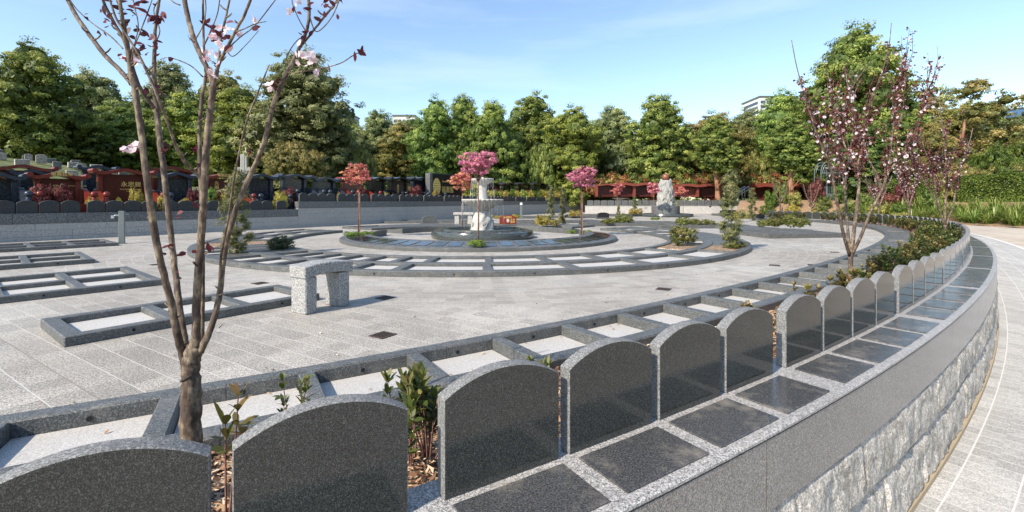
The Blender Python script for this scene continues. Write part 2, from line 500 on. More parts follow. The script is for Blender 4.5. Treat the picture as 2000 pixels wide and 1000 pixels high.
def chip_mat():
    m, nt, b = newmat('wood_chips'); N = NT(nt)
    at = N.n('ShaderNodeAttribute'); at.attribute_name = 'tint'
    c = N.ramp(at.outputs['Fac'], [(.05, (.07,.035,.02)), (.4, (.26,.14,.075)), (.7, (.45,.29,.17)), (.95, (.68,.55,.40))])
    N.l(c, b.inputs['Base Color']); b.inputs['Roughness'].default_value = .8
    return m
M['chip'] = chip_mat()
def ground_mat(name, stops, sc, bump=.4):
    m, nt, b = newmat(name); N = NT(nt)
    a = N.noise(N.pos(), sc, 8, .7)
    N.l(N.ramp(a, stops), b.inputs['Base Color']); b.inputs['Roughness'].default_value = .9
    N.bump(a, bump, .05, b)
    return m
M['grass'] = ground_mat('dry_grass_ground', [(.35, (.05,.08,.02)), (.5, (.10,.12,.035)), (.65, (.2,.17,.08))], 3)
M['straw'] = ground_mat('straw_mulch', [(.35, (.13,.075,.04)), (.5, (.27,.17,.095)), (.65, (.42,.30,.19))], 9)
M['concrete'] = ground_mat('road_concrete', [(.3, (.34,.29,.23)), (.5, (.44,.38,.31)), (.7, (.52,.46,.38))], 1.2, .1)
M['edging'] = plain('pale_edging', (.62,.60,.56), .6, var=.1)

# ------------------------------------------------------------------ foliage meshes
def quads_mesh(name, C, Nn, T, a, b_, tint, fold=0.0, oval=False):
    """leaves: centre C, normal N, long axis T, half sizes a (long) and b (wide); a kite-shaped leaf each"""
    n = len(C)
    Nn = Nn/np.linalg.norm(Nn, axis=1, keepdims=True)
    T = T - Nn*np.sum(T*Nn, axis=1, keepdims=True)
    T = T/np.maximum(np.linalg.norm(T, axis=1, keepdims=True), 1e-6)
    B = np.cross(Nn, T)
    a = np.broadcast_to(a, (n,))[:, None]; b_ = np.broadcast_to(b_, (n,))[:, None]
    if oval:
        V = np.empty((n, 8, 3)); K = 8
        for i, (t, u, h) in enumerate([(-1, 0, 0), (-.55, .62, .6), (.0, 1, 1), (.58, .72, .6), (1, 0, -.3), (.58, -.72, .6), (.0, -1, 1), (-.55, -.62, .6)]):
            V[:, i] = C + T*a*t + B*b_*u + Nn*fold*b_*h
    else:
        V = np.empty((n, 4, 3)); K = 4
        V[:, 0] = C - T*a
        V[:, 1] = C + B*b_ + Nn*fold*b_ - T*a*.1
        V[:, 2] = C + T*a
        V[:, 3] = C - B*b_ + Nn*fold*b_ - T*a*.1
    me = bpy.data.meshes.new(name)
    me.vertices.add(K*n); me.vertices.foreach_set('co', V.reshape(-1))
    me.loops.add(K*n); me.loops.foreach_set('vertex_index', np.arange(K*n, dtype=np.int32))
    me.polygons.add(n); me.polygons.foreach_set('loop_start', np.arange(0, K*n, K, dtype=np.int32))
    me.polygons.foreach_set('loop_total', np.full(n, K, dtype=np.int32))
    at = me.attributes.new('tint', 'FLOAT', 'FACE'); at.data.foreach_set('value', np.clip(tint, 0, 1).astype(np.float32))
    me.update(calc_edges=True)
    return me

def sph(rng, n):
    v = rng.normal(size=(n, 3)); return v/np.linalg.norm(v, axis=1, keepdims=True)

def crown(name, lobes, nleaf, leaf, seed, clump=.5, per=60, shell=.35, up=.25, jitter=.55, narrow=.5, gap=.12, core=0):
    """lobes [(x,y,z,rx,ry,rz)]: clumps of leaves spread over and just inside each lobe"""
    rng = np.random.default_rng(seed)
    Lb = np.array(lobes, float)
    wt = (Lb[:, 3]*Lb[:, 4]+Lb[:, 4]*Lb[:, 5]+Lb[:, 3]*Lb[:, 5]); wt /= wt.sum()
    nc = max(8, nleaf//per)
    li = rng.choice(len(Lb), nc, p=wt)
    d = sph(rng, nc); d[:, 2] += .12; d /= np.linalg.norm(d, axis=1, keepdims=True)
    rad = 1 - shell*rng.random(nc)**1.6
    cc = Lb[li, :3] + d*Lb[li, 3:]*rad[:, None]
    # throw away clumps deep inside other lobes
    keep = np.ones(nc, bool)
    for j in range(len(Lb)):
        q = (cc-Lb[j, :3])/Lb[j, 3:]
        keep &= ~((np.sum(q*q, axis=1) < .36) & (li != j))
    keep &= rng.random(nc) > gap
    cc = cc[keep]; d = d[keep]; nc = len(cc)
    lobe_of = li[keep]
    cs = clump*rng.uniform(.6, 1.25, nc); ct = rng.random(nc)
    idx = np.repeat(np.arange(nc), per)
    q = sph(rng, len(idx)); q[:, 2] = q[:, 2]*.75 + .15
    dd = d[idx]
    q = q + dd*.45
    r = rng.random(len(idx))**.45
    C = cc[idx] + q*(cs[idx]*r)[:, None]*np.array([1, 1, .72])
    Nn = q*1.0 + dd*.3 + np.array([0, 0, up]) + rng.normal(size=q.shape)*jitter
    T = rng.normal(size=q.shape) + np.array([0, 0, -.3])
    sz = leaf*rng.uniform(.6, 1.3, len(idx))
    tint = ct[idx]*.55 + rng.random(len(idx))*.45
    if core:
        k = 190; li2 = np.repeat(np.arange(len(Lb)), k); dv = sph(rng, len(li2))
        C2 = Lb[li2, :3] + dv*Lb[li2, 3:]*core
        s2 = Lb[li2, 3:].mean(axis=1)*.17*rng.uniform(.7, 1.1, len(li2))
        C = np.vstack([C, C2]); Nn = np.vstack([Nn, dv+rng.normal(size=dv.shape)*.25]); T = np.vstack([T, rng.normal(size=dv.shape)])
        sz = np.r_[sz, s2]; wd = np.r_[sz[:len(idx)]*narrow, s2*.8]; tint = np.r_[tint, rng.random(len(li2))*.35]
        return quads_mesh(name, C, Nn, T, sz, wd, tint)
    return quads_mesh(name, C, Nn, T, sz, sz*narrow, tint)

def limb_tree(mb, rnd, base, top, r0, limbs, spread, lr=.45, n=8):
    pts = []
    k = 7
    for i in range(k):
        t = i/(k-1)
        pts.append((base[0]+(top[0]-base[0])*t+rnd.uniform(-.12, .12)*spread*.3*(0 < i), base[1]+(top[1]-base[1])*t+rnd.uniform(-.12, .12)*spread*.3*(0 < i), base[2]+(top[2]-base[2])*t))
    mb.tube(pts, [r0*(1.25 if i == 0 else 1-.75*i/(k-1)) for i in range(k)], n)
    for j in range(limbs):
        t = rnd.uniform(.28, .85); i = int(t*(k-1)); p = Vector(pts[i]); a = rnd.uniform(0, 6.28)
        L = spread*rnd.uniform(.55, .95)*(1-.4*t)
        q = [p]
        for m_ in range(1, 5):
            f = m_/4
            q.append(p+Vector((math.cos(a)*L*f, math.sin(a)*L*f, L*(.55*f+.35*f*f)+rnd.uniform(-.1, .1)*L*.4)))
            a += rnd.uniform(-.3, .3)
        mb.tube(q, [r0*lr*(1-.8*m_/4) for m_ in range(5)], 6)
    return mb
# ------------------------------------------------------------------ the two long curves of the place
def main_points():
    P = []
    x, y = -2.74, 0.49
    a0 = -1.41726+3.32159-1.81155+.35693
    for k in range(240, 0, -1): P.append((x-math.cos(a0)*k*.05, y-math.sin(a0)*k*.05))
    s = 20.0
    while s < 66:
        u = s/20
        a = -1.41726+3.32159*u-1.81155*u*u+.35693*u**3
        P.append((x, y)); x += .05*math.cos(a); y += .05*math.sin(a); s += .05
    return P
MC = Curve(main_points())                      # front faces of the headstone row; off < 0 is the plaza side
WC = Curve([tuple(p[:2]) for p in catmull([(-24,2,0),(-20.6,7.4,0),(-17.9,11.4,0),(-15.9,14.3,0),(-11.4,20.6,0),(-8.9,24.4,0),(-5.3,30.4,0),(-.6,39.6,0),(5,50,0),(11.5,61,0),(20,76,0)])])
ZC = H-1.196                                   # top of the coping
def sm(t): t = max(0, min(1, t)); return t*t*(3-2*t)
def z_path(y): return -1.14 + .98*sm((y-7)/17.0)
def z_out(off, y): return z_path(y) + 1.45*sm((off-7.2)/6.0) + 1.6*sm((off-16)/40)

# ------------------------------------------------------------------ ground
def sheet(name, pts, z, m):
    bm = bmesh.new()
    vs = [bm.verts.new((p[0], p[1], z)) for p in pts]
    f = bm.faces.new(vs)
    bmesh.ops.triangulate(bm, faces=[f])
    bmesh.ops.recalc_face_normals(bm, faces=bm.faces)
    if bm.faces[:][0].normal.z < 0: bmesh.ops.reverse_faces(bm, faces=bm.faces)
    me = bpy.data.meshes.new(name); bm.to_mesh(me); bm.free()
    me.materials.append(m)
    o = bpy.data.objects.new(name, me); col.objects.link(o)
    return tag(o, kind='structure')
S_END = MC.L - .3
edge = [MC.at(s, -1.12) for s in np.arange(.2, S_END, .5)]
nE = MC.at(S_END, 60) ; nS = MC.at(.2, -60)
wedge = [WC.at(s, -.1) for s in np.arange(WC.L-1, .5, -1.0)]
sheet('plaza_paving', edge + [Vector((30, 76, 0))] + wedge + [Vector((-26, -6, 0)), Vector((-20, -12, 0))], 0.0, M['paving'])

def grid_strip(name, cv, s0, s1, offs, zfun, m, step=.5, uv=False):
    n = int((s1-s0)/step); v = []; f = []; U = []
    for i in range(n+1):
        t = s0+(s1-s0)*i/n
        for o in offs:
            p = cv.at(t, o); v.append((p.x, p.y, zfun(o, p.y, p.x))); U.append((t, o))
    k = len(offs)
    for i in range(n):
        for j in range(k-1):
            f.append((i*k+j, i*k+j+1, (i+1)*k+j+1, (i+1)*k+j))
    me = bpy.data.meshes.new(name); me.from_pydata(v, [], f)
    if uv:
        ul = me.uv_layers.new(name='UVMap')
        for lp in me.loops: ul.data[lp.index].uv = U[lp.vertex_index]
    me.polygons.foreach_set('use_smooth', [True]*len(me.polygons)); me.update()
    if me.polygons[0].normal.z < 0: me.flip_normals()
    return tag(mesh_obj(name, me, m), kind='structure')
grid_strip('paved_path', MC, 6, S_END, [.30, 1.0, 1.7, 2.36], lambda o, y, x: z_path(y), M['path'], uv=True)
grid_strip('path_edging', MC, 6, S_END, [2.34, 2.5], lambda o, y, x: z_path(y)+.012, M['edging'])
grid_strip('service_road', MC, 6, S_END, [2.48, 4, 5.5, 7.2], lambda o, y, x: z_path(y)+.004, M['concrete'])
grid_strip('mulch_bank', MC, 6, S_END, [7.1, 7.6, 8.2, 9, 10, 11, 12, 13.3, 15], lambda o, y, x: z_out(o, y)+.03+.06*math.sin(x*2.1+y*1.3)*math.sin(y*1.7-x), M['straw'], step=.4)
grid_strip('grass_slope', MC, 6, S_END, [14.8, 18, 24, 34, 50, 80], lambda o, y, x: z_out(o, y), M['grass'], step=1)
def z_terr(off, y=25):
    b = -off; amp = 1-.75*sm((y-24)/14)
    return .80 + .30*sm((b-4)/3) + amp*3.1*sm((b-6.0)/14) + .5*sm((b-20)/30)
grid_strip('cemetery_hillside', WC, 1, WC.L-1, [-.3, -1.5, -3, -5, -7, -8.5, -10, -13, -17, -22, -28, -36, -50, -90], lambda o, y, x: z_terr(o, y), M['grass'], step=1)
sheet('far_ground', [(-900, -300), (900, -300), (900, 1200), (-900, 1200)], -1.9, M['grass'])
sheet('back_lawn', [(20, 70.4), (14, 64.8), (34, 48), (60, 52), (90, 120), (40, 160), (-40, 160), (-6, 76)], -.03, M['grass'])

# ------------------------------------------------------------------ near garden bed and its mulch
S3 = MC.s_px(870, 0)                            # left edge of the first fully seen headstone
def bed_z(o, y, x): return .045 + .02*math.sin(x*7)*math.sin(y*9+1) + .015*math.sin(x*23+y*17)
b_ = grid_strip('garden_bed_mulch', MC, S3-6, S_END, [-1.04, -.9, -.75, -.6, -.45, -.3, -.13], bed_z, M['mulch'], step=.12)

def scatter_chips(name, n, s0, s1, o0, o1, seed, zf, size=.02, mat='chip'):
    rng = np.random.default_rng(seed)
    C = []
    for i in range(n):
        s = s0+(s1-s0)*rng.random()**1.6; o = rng.uniform(o0, o1); p = MC.at(s, o)
        C.append((p.x, p.y, zf(o, p.y, p.x)+rng.uniform(.002, .02)))
    C = np.array(C); Nn = rng.normal(size=(n, 3))*.55+np.array([0, 0, 1]); T = rng.normal(size=(n, 3))
    sz = size*rng.uniform(.5, 1.6, n)
    me = quads_mesh(name, C, Nn, T, sz, sz*rng.uniform(.25, .6, n), rng.random(n), fold=.5)
    return tag(mesh_obj(name, me, M[mat]), kind='stuff')
tag(scatter_chips('bark_chips', 16000, S3-2.2, S3+9, -1.02, -.12, 5, bed_z), 'loose bark chips and shavings covering the garden bed between curb and headstones', 'wood chips')

# ------------------------------------------------------------------ retaining wall
def noise3(x, y, z):
    from mathutils import noise
    return noise.fractal(Vector((x, y, z)), 1.0, 2.1, 5)
rw = empty('retaining_wall', MC.at(S3, .2, z_path(2)))
tag(rw, 'long curved granite retaining wall with polished fascia over rough split stone, carrying the headstone row', 'retaining wall')
def wparent(o):
    o.parent = rw; o.matrix_parent_inverse = Matrix.Translation(-rw.location); return o
cop = MB(); s = S3-6.05
L = 1.266
while s < S_END-1.3:
    sweep(cop, MC, s, s+L-.003, [(-.15, ZC-.03), (.395, ZC-.03), (.41, ZC-.018), (.41, ZC-.006), (.404, ZC), (-.15, ZC)], .32); s += L
wparent(cop.build('coping', M['coping']))
fas = MB(); s = S3-6.0
while s < S_END-2:
    sweep(fas, MC, s, s+1.9-.008, [(.05, ZC-.40), (.405, ZC-.40), (.405, ZC-.031), (.05, ZC-.031)], .32); s += 1.9
wparent(fas.build('fascia', M['fascia']))
# split-face stone in two courses
def rock_course(zt, zb, s0, s1, seed, proud):
    v = []; f = []; sl = []; s = s0
    while s < s1:
        sl.append(s); s += .03 if (S3-3 < s < S3+9) else (.06 if s < S3+20 else .4)
    nz_ = 13
    for t in sl:
        blk = math.floor((t+seed*.37)/.95); fb = ((t+seed*.37)/.95) % 1
        for j in range(nz_):
            u = j/(nz_-1)
            p0 = MC.at(t, 0)
            a_, b__ = zt, None
            ztop = zt if not callable(zt) else zt(p0.y)
            zbot = zb if not callable(zb) else zb(p0.y)
            z = ztop+(zbot-ztop)*u
            e = min(u, 1-u)*nz_/1.6; e = min(1, e)*min(1, min(fb, 1-fb)*26)
            d = .5+.5*noise3(t*1.7, z*2.2, seed+blk*3.3)
            d2 = noise3(t*7+z*4, z*5-t*2, seed+9)
            p = MC.at(t, .375+proud*(.15+.85*e)*(.35+.9*d) + .018*d2*e)
            v.append((p.x, p.y, z))
    for i in range(len(sl)-1):
        for j in range(nz_-1):
            f.append((i*nz_+j, i*nz_+j+1, (i+1)*nz_+j+1, (i+1)*nz_+j))
    mb = MB(); mb.v = v; mb.f = f; mb.smooth = False
    return mb
def zmid(y): return (ZC-.40 + z_path(y)+.04)/2 - .02
wparent(rock_course(ZC-.401, zmid, S3-3, S_END-2, 1.0, .04).build('split_stone_course', M['rock']))
wparent(rock_course(zmid, lambda y: z_path(y)-.02, S3-3, S_END-2, 5.0, .045).build('split_stone_course', M['rock']))
mort = sweep(MB(), MC, S3-3, S_END-2, [(.3, -.05), (.438, -.05), (.43, .035), (.3, .035)], .3, zf=lambda p, z: z_path(p.y)+z)
wparent(mort.build('mortar_footing', plain('tan_mortar', (.36,.29,.19), .9, var=.2, vs=12)))
core = sweep(MB(), MC, S3-6, S_END-2, [(-.10, -1.5), (.37, -1.5), (.37, ZC-.41), (.04, ZC-.41), (.04, ZC-.04), (-.10, ZC-.04)], .5)
wparent(core.build('wall_core', M['wall_light']))

# ------------------------------------------------------------------ arched headstones
def stone_mesh(name, w=.573, sh=.400, pk=.484, t=.07, mats=('dark', 'edge'), bev=.004):
    n = 22
    sag = pk-sh; Rr = (w*w/4+sag*sag)/(2*sag)
    poly = [(-w/2, 0), (w/2, 0)]
    a = math.asin(w/2/Rr)
    for i in range(n+1):
        q = a-2*a*i/n
        poly.append((Rr*math.sin(q), pk-Rr+Rr*math.cos(q)))
    mb = MB().prism_xz(poly, 0, t)
    me = mb.mesh(name)
    bm = bmesh.new(); bm.from_mesh(me); bmesh.ops.recalc_face_normals(bm, faces=bm.faces)
    for f in bm.faces: f.material_index = 0 if abs(f.normal.y) > .9 else 1
    es = [e for e in bm.edges if len(e.link_faces) == 2 and e.calc_face_angle(0) > R(60)]
    if bev:
        r = bmesh.ops.bevel(bm, geom=es, offset=bev, segments=1, affect='EDGES')
        for f in r['faces']: f.material_index = 1
    bm.to_mesh(me); bm.free()
    for k in mats: me.materials.append(M[k])
    return me
HS = stone_mesh('headstone')
PERIOD, SW, SG = 2.665, .573, .060
plq = MB().box(-.272, .272, -.352, -.046, 0, .010)
plq_me = None
row = []
for gi in range(-2, 18):
    for k in range(4):
        s = S3 + gi*PERIOD + k*(SW+SG) + SW/2 + (.045 if gi < 0 else 0)
        if s > S_END-3 or s < S3-3.6: continue
        row.append((s, gi, k))
near_words = {0: 'cut by the left edge of the photo', 1: 'just right of the plum trunk base', 2: 'in front of the bushy green shrub', 3: 'second of the four standing before the long curb cells',
              4: 'third of its group of four', 5: 'with a small pale smudge on its dark face, end of its group of four'}
rng0 = random.Random(3)
cnt = 0
first_pl = None
grp = 'arched headstones standing in a row on the retaining wall'
ordw = ['first', 'second', 'third', 'fourth', 'fifth', 'sixth', 'seventh', 'eighth', 'ninth', 'tenth', 'eleventh', 'twelfth', 'thirteenth', 'fourteenth', 'fifteenth', 'sixteenth', 'seventeenth', 'eighteenth']
for s, gi, k in row:
    p = MC.at(s, 0, ZC+.001)
    # skip everything wholly outside the frame on the left
    vis = p.y > .75 and abs((p.x)/p.y) < 1.45
    a = MC.ang(s)
    if vis:
        o = mesh_obj('headstone', HS, None, loc=p, rz=a+rng0.uniform(-.006, .006))
        if cnt == 0: lb = 'large arched grey granite headstone cut off by the bottom left corner of the photo'
        elif cnt == 1: lb = 'large arched grey granite headstone cut by the bottom edge, right of the foreground plum trunk'
        elif cnt < 17:
            lb = '%s arched grey granite headstone of the curving wall row, counted from the left' % ordw[cnt]
        else: lb = 'small far arched grey headstone in the curving row where the wall bends away'
        tag(o, lb, 'headstone', grp)
        cnt += 1
    # flat plaque in front of it
    if first_pl is None:
        first_pl = plq.build('plaque', M['plaque'], None, bevel=.003)
        pl = first_pl
    else:
        pl = first_pl.copy(); col.objects.link(pl)
    pl.parent = rw
    pl.location = MC.at(s, 0, ZC) - rw.location
    pl.rotation_euler = (0, 0, a)

# ------------------------------------------------------------------ long curb grid behind the headstones
CZ = .12
lg = empty('curb_grid', MC.at(S3, -1.5, 0)); tag(lg, 'long curving granite curb grid of burial plots running behind the headstone row', 'curb grid')
def lgp(o): o.parent = lg; o.matrix_parent_inverse = Matrix.Translation(-lg.location); return o
def curb_line(o0, o1, L, ph, s0=S3-4, s1=S_END-1):
    mb = MB(); s = s0+ph
    while s < s1:
        sweep(mb, MC, s, s+L-.003, curb_prof(o0, o1, -.03, CZ), .3); s += L
    return mb
lgp(curb_line(-1.87, -1.745, 1.6, 0).build('outer_curb', M['curb']))
lgp(curb_line(-1.17, -1.03, 1.45, .3).build('inner_curb', M['curb']))
s_first = MC.s_px(25, -1.87)
s = s_first; i = 0
cs = []
while s < S_END-2:
    cs.append(s); s += .80
floorm = MB()
rng1 = random.Random(8)
far_lid = MB()
for i, s in enumerate(cs):
    if MC.at(s, -1.4).y < 44:
        o = sweep(MB(), MC, s-.055, s+.055, [(-1.744, -.03), (-1.171, -.03), (-1.171, CZ-.003), (-1.744, CZ-.003)], .2)
        lgp(o.build('crossbar', M['curb'], bevel=.006))
    # cells: pale slab floor, and grey lids further round
    if i >= 17 and rng1.random() < .72:
        lgp(sweep(MB(), MC, s+.062, s+.738, [(-1.742, .0), (-1.173, .0), (-1.173, .105), (-1.742, .105)], .35).build('plot_lid', M['lid']))
    else:
        lgp(sweep(MB(), MC, s+.06, s+.74, [(-1.743, 0), (-1.172, 0), (-1.172, .022), (-1.743, .022)], .35).build('cell_floor', M['cell']))
for s in cs[:16]:
    p = MC.at(s+.4, -1.742, .06); a = MC.ang(s+.4); nrm = Vector((math.sin(a), -math.cos(a), 0)); tg = Vector((math.cos(a), math.sin(a), 0))
    ring = [p+nrm*.0015+tg*(.016*math.cos(q))+Vector((0, 0, .016*math.sin(q))) for q in np.linspace(0, 6.283, 11)[:-1]]
    lgp(MB().add([tuple(v) for v in ring], [tuple(range(10))]).build('drain_hole', M['hole']))

# ------------------------------------------------------------------ ring beds around the fountain
def circ(r, a0, a1, n=400):
    return Curve([(FX+r*math.cos(R(a)), FY+r*math.sin(R(a))) for a in np.linspace(a0, a1, n)])
def arc_band(mb, r0, r1, a0, a1, z0, z1, c=.01, zi=0.0):
    """ring segment between radii r0<r1, angles in degrees"""
    n = max(2, int(abs(a1-a0)/1.5)); b = len(mb.v)
    prof = [(r0, z0), (r0, z1+zi-c), (r0+c, z1+zi), (r1-c, z1), (r1, z1-c), (r1, z0)]
    for i in range(n+1):
        a = R(a0+(a1-a0)*i/n)
        for r, z in prof: mb.v.append((FX+r*math.cos(a), FY+r*math.sin(a), z))
    m = len(prof)
    for i in range(n):
        for j in range(m):
            j2 = (j+1) % m
            mb.f.append((b+i*m+j, b+(i+1)*m+j, b+(i+1)*m+j2, b+i*m+j2))
    mb.f.append(tuple(b+j for j in range(m)))
    mb.f.append(tuple(b+n*m+j for j in range(m-1, -1, -1)))
    return mb
def ring_bed(label, a0, a1, seed, mulch=(), front=False):
    rt = empty('ring_bed', (FX, FY, 0)); tag(rt, label, 'curb grid')
    def pp(o): o.parent = rt; o.matrix_parent_inverse = Matrix.Translation(-rt.location); return o
    rnd = random.Random(seed)
    ZR = .10
    def ring(r0, r1, L):
        mb = MB(); da = math.degrees(L/((r0+r1)/2)); a = a0
        while a < a1-.01:
            e = min(a+da, a1); arc_band(mb, r0, r1, a, e-.02, -.02, ZR); a = e
        return mb
    pp(ring(8.30, 8.50, 1.7).build('outer_curb', M['curb']))
    pp(ring(7.28, 7.52, 1.5).build('middle_curb', M['curb']))
    pp(ring(6.28, 6.44, 1.4).build('inner_curb', M['curb']))
    def inm(a): return any(m0 <= a <= m1 for m0, m1 in mulch)
    fl = MB(); lid = MB()
    for (r0, r1, stp, ph) in ((7.521, 8.299, 11.2, .0), (6.441, 7.279, 9.8, 4.0)):
        a = a0+ph*0+.05
        edges = [a0+.05]
        while a < a1-3:
            a += stp*(.55 if (a < 262 and a > 200) else 1); edges.append(min(a, a1-.05))
        edges[-1] = a1-.05
        w_ = math.degrees(.16/8)
        for j, e in enumerate(edges):
            if inm(e): continue
            q = arc_band(MB(), r0+.001, r1-.001, e-w_/2 if j else e, e+w_/2 if j < len(edges)-1 else e+.02, -.02, ZR-.003)
            pp(q.build('crossbar', M['curb']))
        for e, e2 in zip(edges[:-1], edges[1:]):
            if inm((e+e2)/2): continue
            if rnd.random() < (.12 if front and 235 < (e+e2)/2 < 325 else .45):
                pp(arc_band(MB(), r0+.005, r1-.005, e+w_/2+.1, e2-w_/2-.1, 0, .088).build('plot_lid', M['lid']))
            else:
                pp(arc_band(MB(), r0+.003, r1-.003, e+w_/2, e2-w_/2, 0, .045).build('cell_floor', M['cell']))
    for m0, m1 in mulch:
        q = arc_band(MB(), 6.445, 8.295, m0, m1, 0, .07)
        pp(q.build('mulch_pocket', M['mulch']))
    if front:
        hm = MB()
        for a in np.arange(215, 330, 9.3):
            aa = R(a); c = Vector((FX+8.502*math.cos(aa), FY+8.502*math.sin(aa), .05)); t = Vector((-math.sin(aa), math.cos(aa), 0))
            pp(MB().add([tuple(c+t*.016*math.cos(q)+Vector((0, 0, .016*math.sin(q)))) for q in np.linspace(0, 6.283, 11)[:-1]], [tuple(range(10))]).build('drain_hole', M['hole']))
    return rt
ring_bed('outer ring of grey granite plot curbs round the front of the fountain', 157, 398, 2, mulch=((199, 209), (320, 333)), front=True)
ring_bed('far arc of grey granite plot curbs behind the fountain', 52, 143, 4, mulch=((85, 93),))

M['mirror_plaque'] = granite('polished_plaque', (.022,.026,.036), (.05,.055,.06), (.01,.01,.014), rough=.10, cell=.003, spec=.6)
# inner ring of plaques
set_gloss = []
def plaque_ring(label, a0, a1, skip, mounds):
    rt = empty('plaque_ring', (FX, FY, 0)); tag(rt, label, 'plaque ring')
    def pp(o): o.parent = rt; o.matrix_parent_inverse = Matrix.Translation(-rt.location); return o
    mb = MB(); a = a0
    while a < a1-.01:
        e = min(a+21, a1); arc_band(mb, 3.72, 4.69, a, e-.03, -.02, .10, .012, zi=.11); a = e
    pp(mb.build('ring_curb', M['curb']))
    for a in np.arange(a0+4, a1-3, 6.0):
        if any(abs(a-k) < 5 for k in skip): continue
        q = MB().box(-.165, .165, -.27, .27, 0, .012)
        b_ = q.build('plaque', M['mirror_plaque'], rt, bevel=.002)
        aa = R(a); b_.location = (4.20*math.cos(aa), 4.20*math.sin(aa), .156); b_.rotation_euler = (-math.atan(.11/.95), 0, aa-math.pi/2); set_gloss.append(b_)
    for k in mounds:
        q = arc_band(MB(), 3.78, 4.6, k-6, k+6, .08, .115, zi=.105); pp(q.build('mulch_pocket', M['mulch']))
plaque_ring('low granite ring set with flat plaques in front of the fountain', 165, 374, (271, 169, 369), (169, 369))
plaque_ring('low granite arc with flat plaques behind the fountain', 25, 150, (93,), (93,))

# ------------------------------------------------------------------ straight curb frames
def frame(label, P0, L, W, ang, cells, rows=1, zt=.09, lids=0, cw=.13, seed=1, floor='cell', group=None, mulch=None):
    """origin P0, long axis along ang; the short axis to its left"""
    rt = empty('plot_frame', (P0[0], P0[1], 0), ang); tag(rt, label, 'plot frame', group)
    rnd = random.Random(seed)
    def bar(x0, x1, y0, y1, nm, z=zt): return MB().box(x0, x1, y0, y1, -.02, z).build(nm, M['curb'], rt, bevel=.008)
    bar(0, L, 0, cw, 'long_curb'); bar(0, L, W-cw, W, 'long_curb')
    bar(0, cw, cw+.001, W-cw-.001, 'end_curb', zt-.002); bar(L-cw, L, cw+.001, W-cw-.001, 'end_curb', zt-.002)
    ys = [cw + (W-2*cw)*(k/rows) for k in range(rows+1)]
    for y in ys[1:-1]: bar(cw+.001, L-cw-.001, y-.07, y+.07, 'middle_curb', zt-.003)
    xs = [cw + (L-2*cw)*(k/cells) for k in range(cells+1)]
    for k in range(cells):
        c = (xs[k]+xs[k+1])/2
        MB().add([(c+.015*math.cos(q), -.0015, zt*.52+.015*math.sin(q)) for q in np.linspace(0, 6.283, 11)[:-1]], [tuple(range(10))]).build('drain_hole', M['hole'], rt)
    for x in xs[1:-1]:
        for j in range(rows):
            y0 = ys[j]+(.071 if j else .001); y1 = ys[j+1]-(.071 if j < rows-1 else .001)
            bar(x-.06, x+.06, y0, y1, 'crossbar', zt-.004)
    fl = MB(); ld = MB()
    for i in range(cells):
        for j in range(rows):
            x0 = xs[i]+(.061 if i else .001); x1 = xs[i+1]-(.061 if i < cells-1 else .001)
            y0 = ys[j]+(.071 if j else .001); y1 = ys[j+1]-(.071 if j < rows-1 else .001)
            if rnd.random() < lids: MB().box(x0+.004, x1-.004, y0+.004, y1-.004, 0, zt-.012).build('plot_lid', M['lid'], rt)
            else: MB().box(x0, x1, y0, y1, 0, .022).build('cell_floor', M[floor], rt)
    return rt
def dirn(a, b): return math.atan2(b[1]-a[1], b[0]-a[0])
# four frames on the left, nearest first (base corners read off the photo with the eye height)
f1 = frame('near single-row plot frame of three open cells left of the bench', (-3.964, 4.077), 2.43, 1.09, dirn((-3.964, 4.077), (-2.513, 6.03)), 3)
def frame_to(label, near, far, W, L, cells, **k):   # right end at near, running back to the left
    a = dirn(far, near)
    o = (near[0]-math.cos(a)*L, near[1]-math.sin(a)*L)
    return frame(label, o, L, W, a, cells, 2, **k)
frame_to('second plot frame from the front at the left edge, two rows of open cells', (-5.37, 7.11), (-6.44, 5.79), 2.25, 3.4, 4)
frame_to('third plot frame from the front at the left edge, two rows of cells', (-8.68, 9.59), (-9.9, 8.2), 2.15, 3.6, 4)
frame_to('fourth plot frame at the left edge, lying nearest the long wall', (-11.35, 13.3), (-12.75, 11.6), 2.1, 4.2, 5)
# frames between the fountain and the statue and to the right of them
def fr_px(label, x, y, L, W, deg, cells, rows=1, **k):
    p = px(x, y, 0); return frame(label, (p.x, p.y), L, W, R(deg), cells, rows, **k)
fr_px('grey plot frame planted with a clipped hedge, right half with pale slats', 1502, 466, 3.0, 2.9, 8, 2, 6, lids=.15, zt=.16, seed=3)
fr_px('grey plot frame beside the hedge-planted one, on its left', 1452, 452, 1.7, 3.4, 8, 2, 2, lids=.8, zt=.14, seed=3)
fr_px('plot frame in front of the statue pool, planted with low yellow shrubs', 1290, 447, 4.4, 2.2, 6, 4, 1, lids=.5, zt=.16, seed=6)
fr_px('plot frame left of the statue planted with low yellow shrubs', 1148, 442, 5.2, 2.4, 3, 4, 1, lids=.4, zt=.16, seed=8)
fr_px('flat plot frame behind the second pink tree from the right', 1012, 437, 5.0, 2.0, 8, 4, 1, lids=.5, zt=.14, seed=2)
fr_px('narrow plot frame in front of the bollard light behind the fountain', 1010, 427, 7.0, 2.0, 10, 5, 1, lids=.5, zt=.14, seed=5)
fr_px('low plot frame between the fountain and the dark plain headstone', 750, 437, 5.2, 1.9, 12, 4, 1, lids=.4, zt=.14, seed=9)
fr_px('wide plot frame far right in front of the bright low wall', 1420, 423, 9, 3.0, 0, 6, 1, lids=.5, zt=.14, seed=11)
fr_px('wide plot frame far back between statue and grave niches', 1150, 423, 7, 2.4, 8, 5, 1, lids=.5, zt=.14, seed=12)

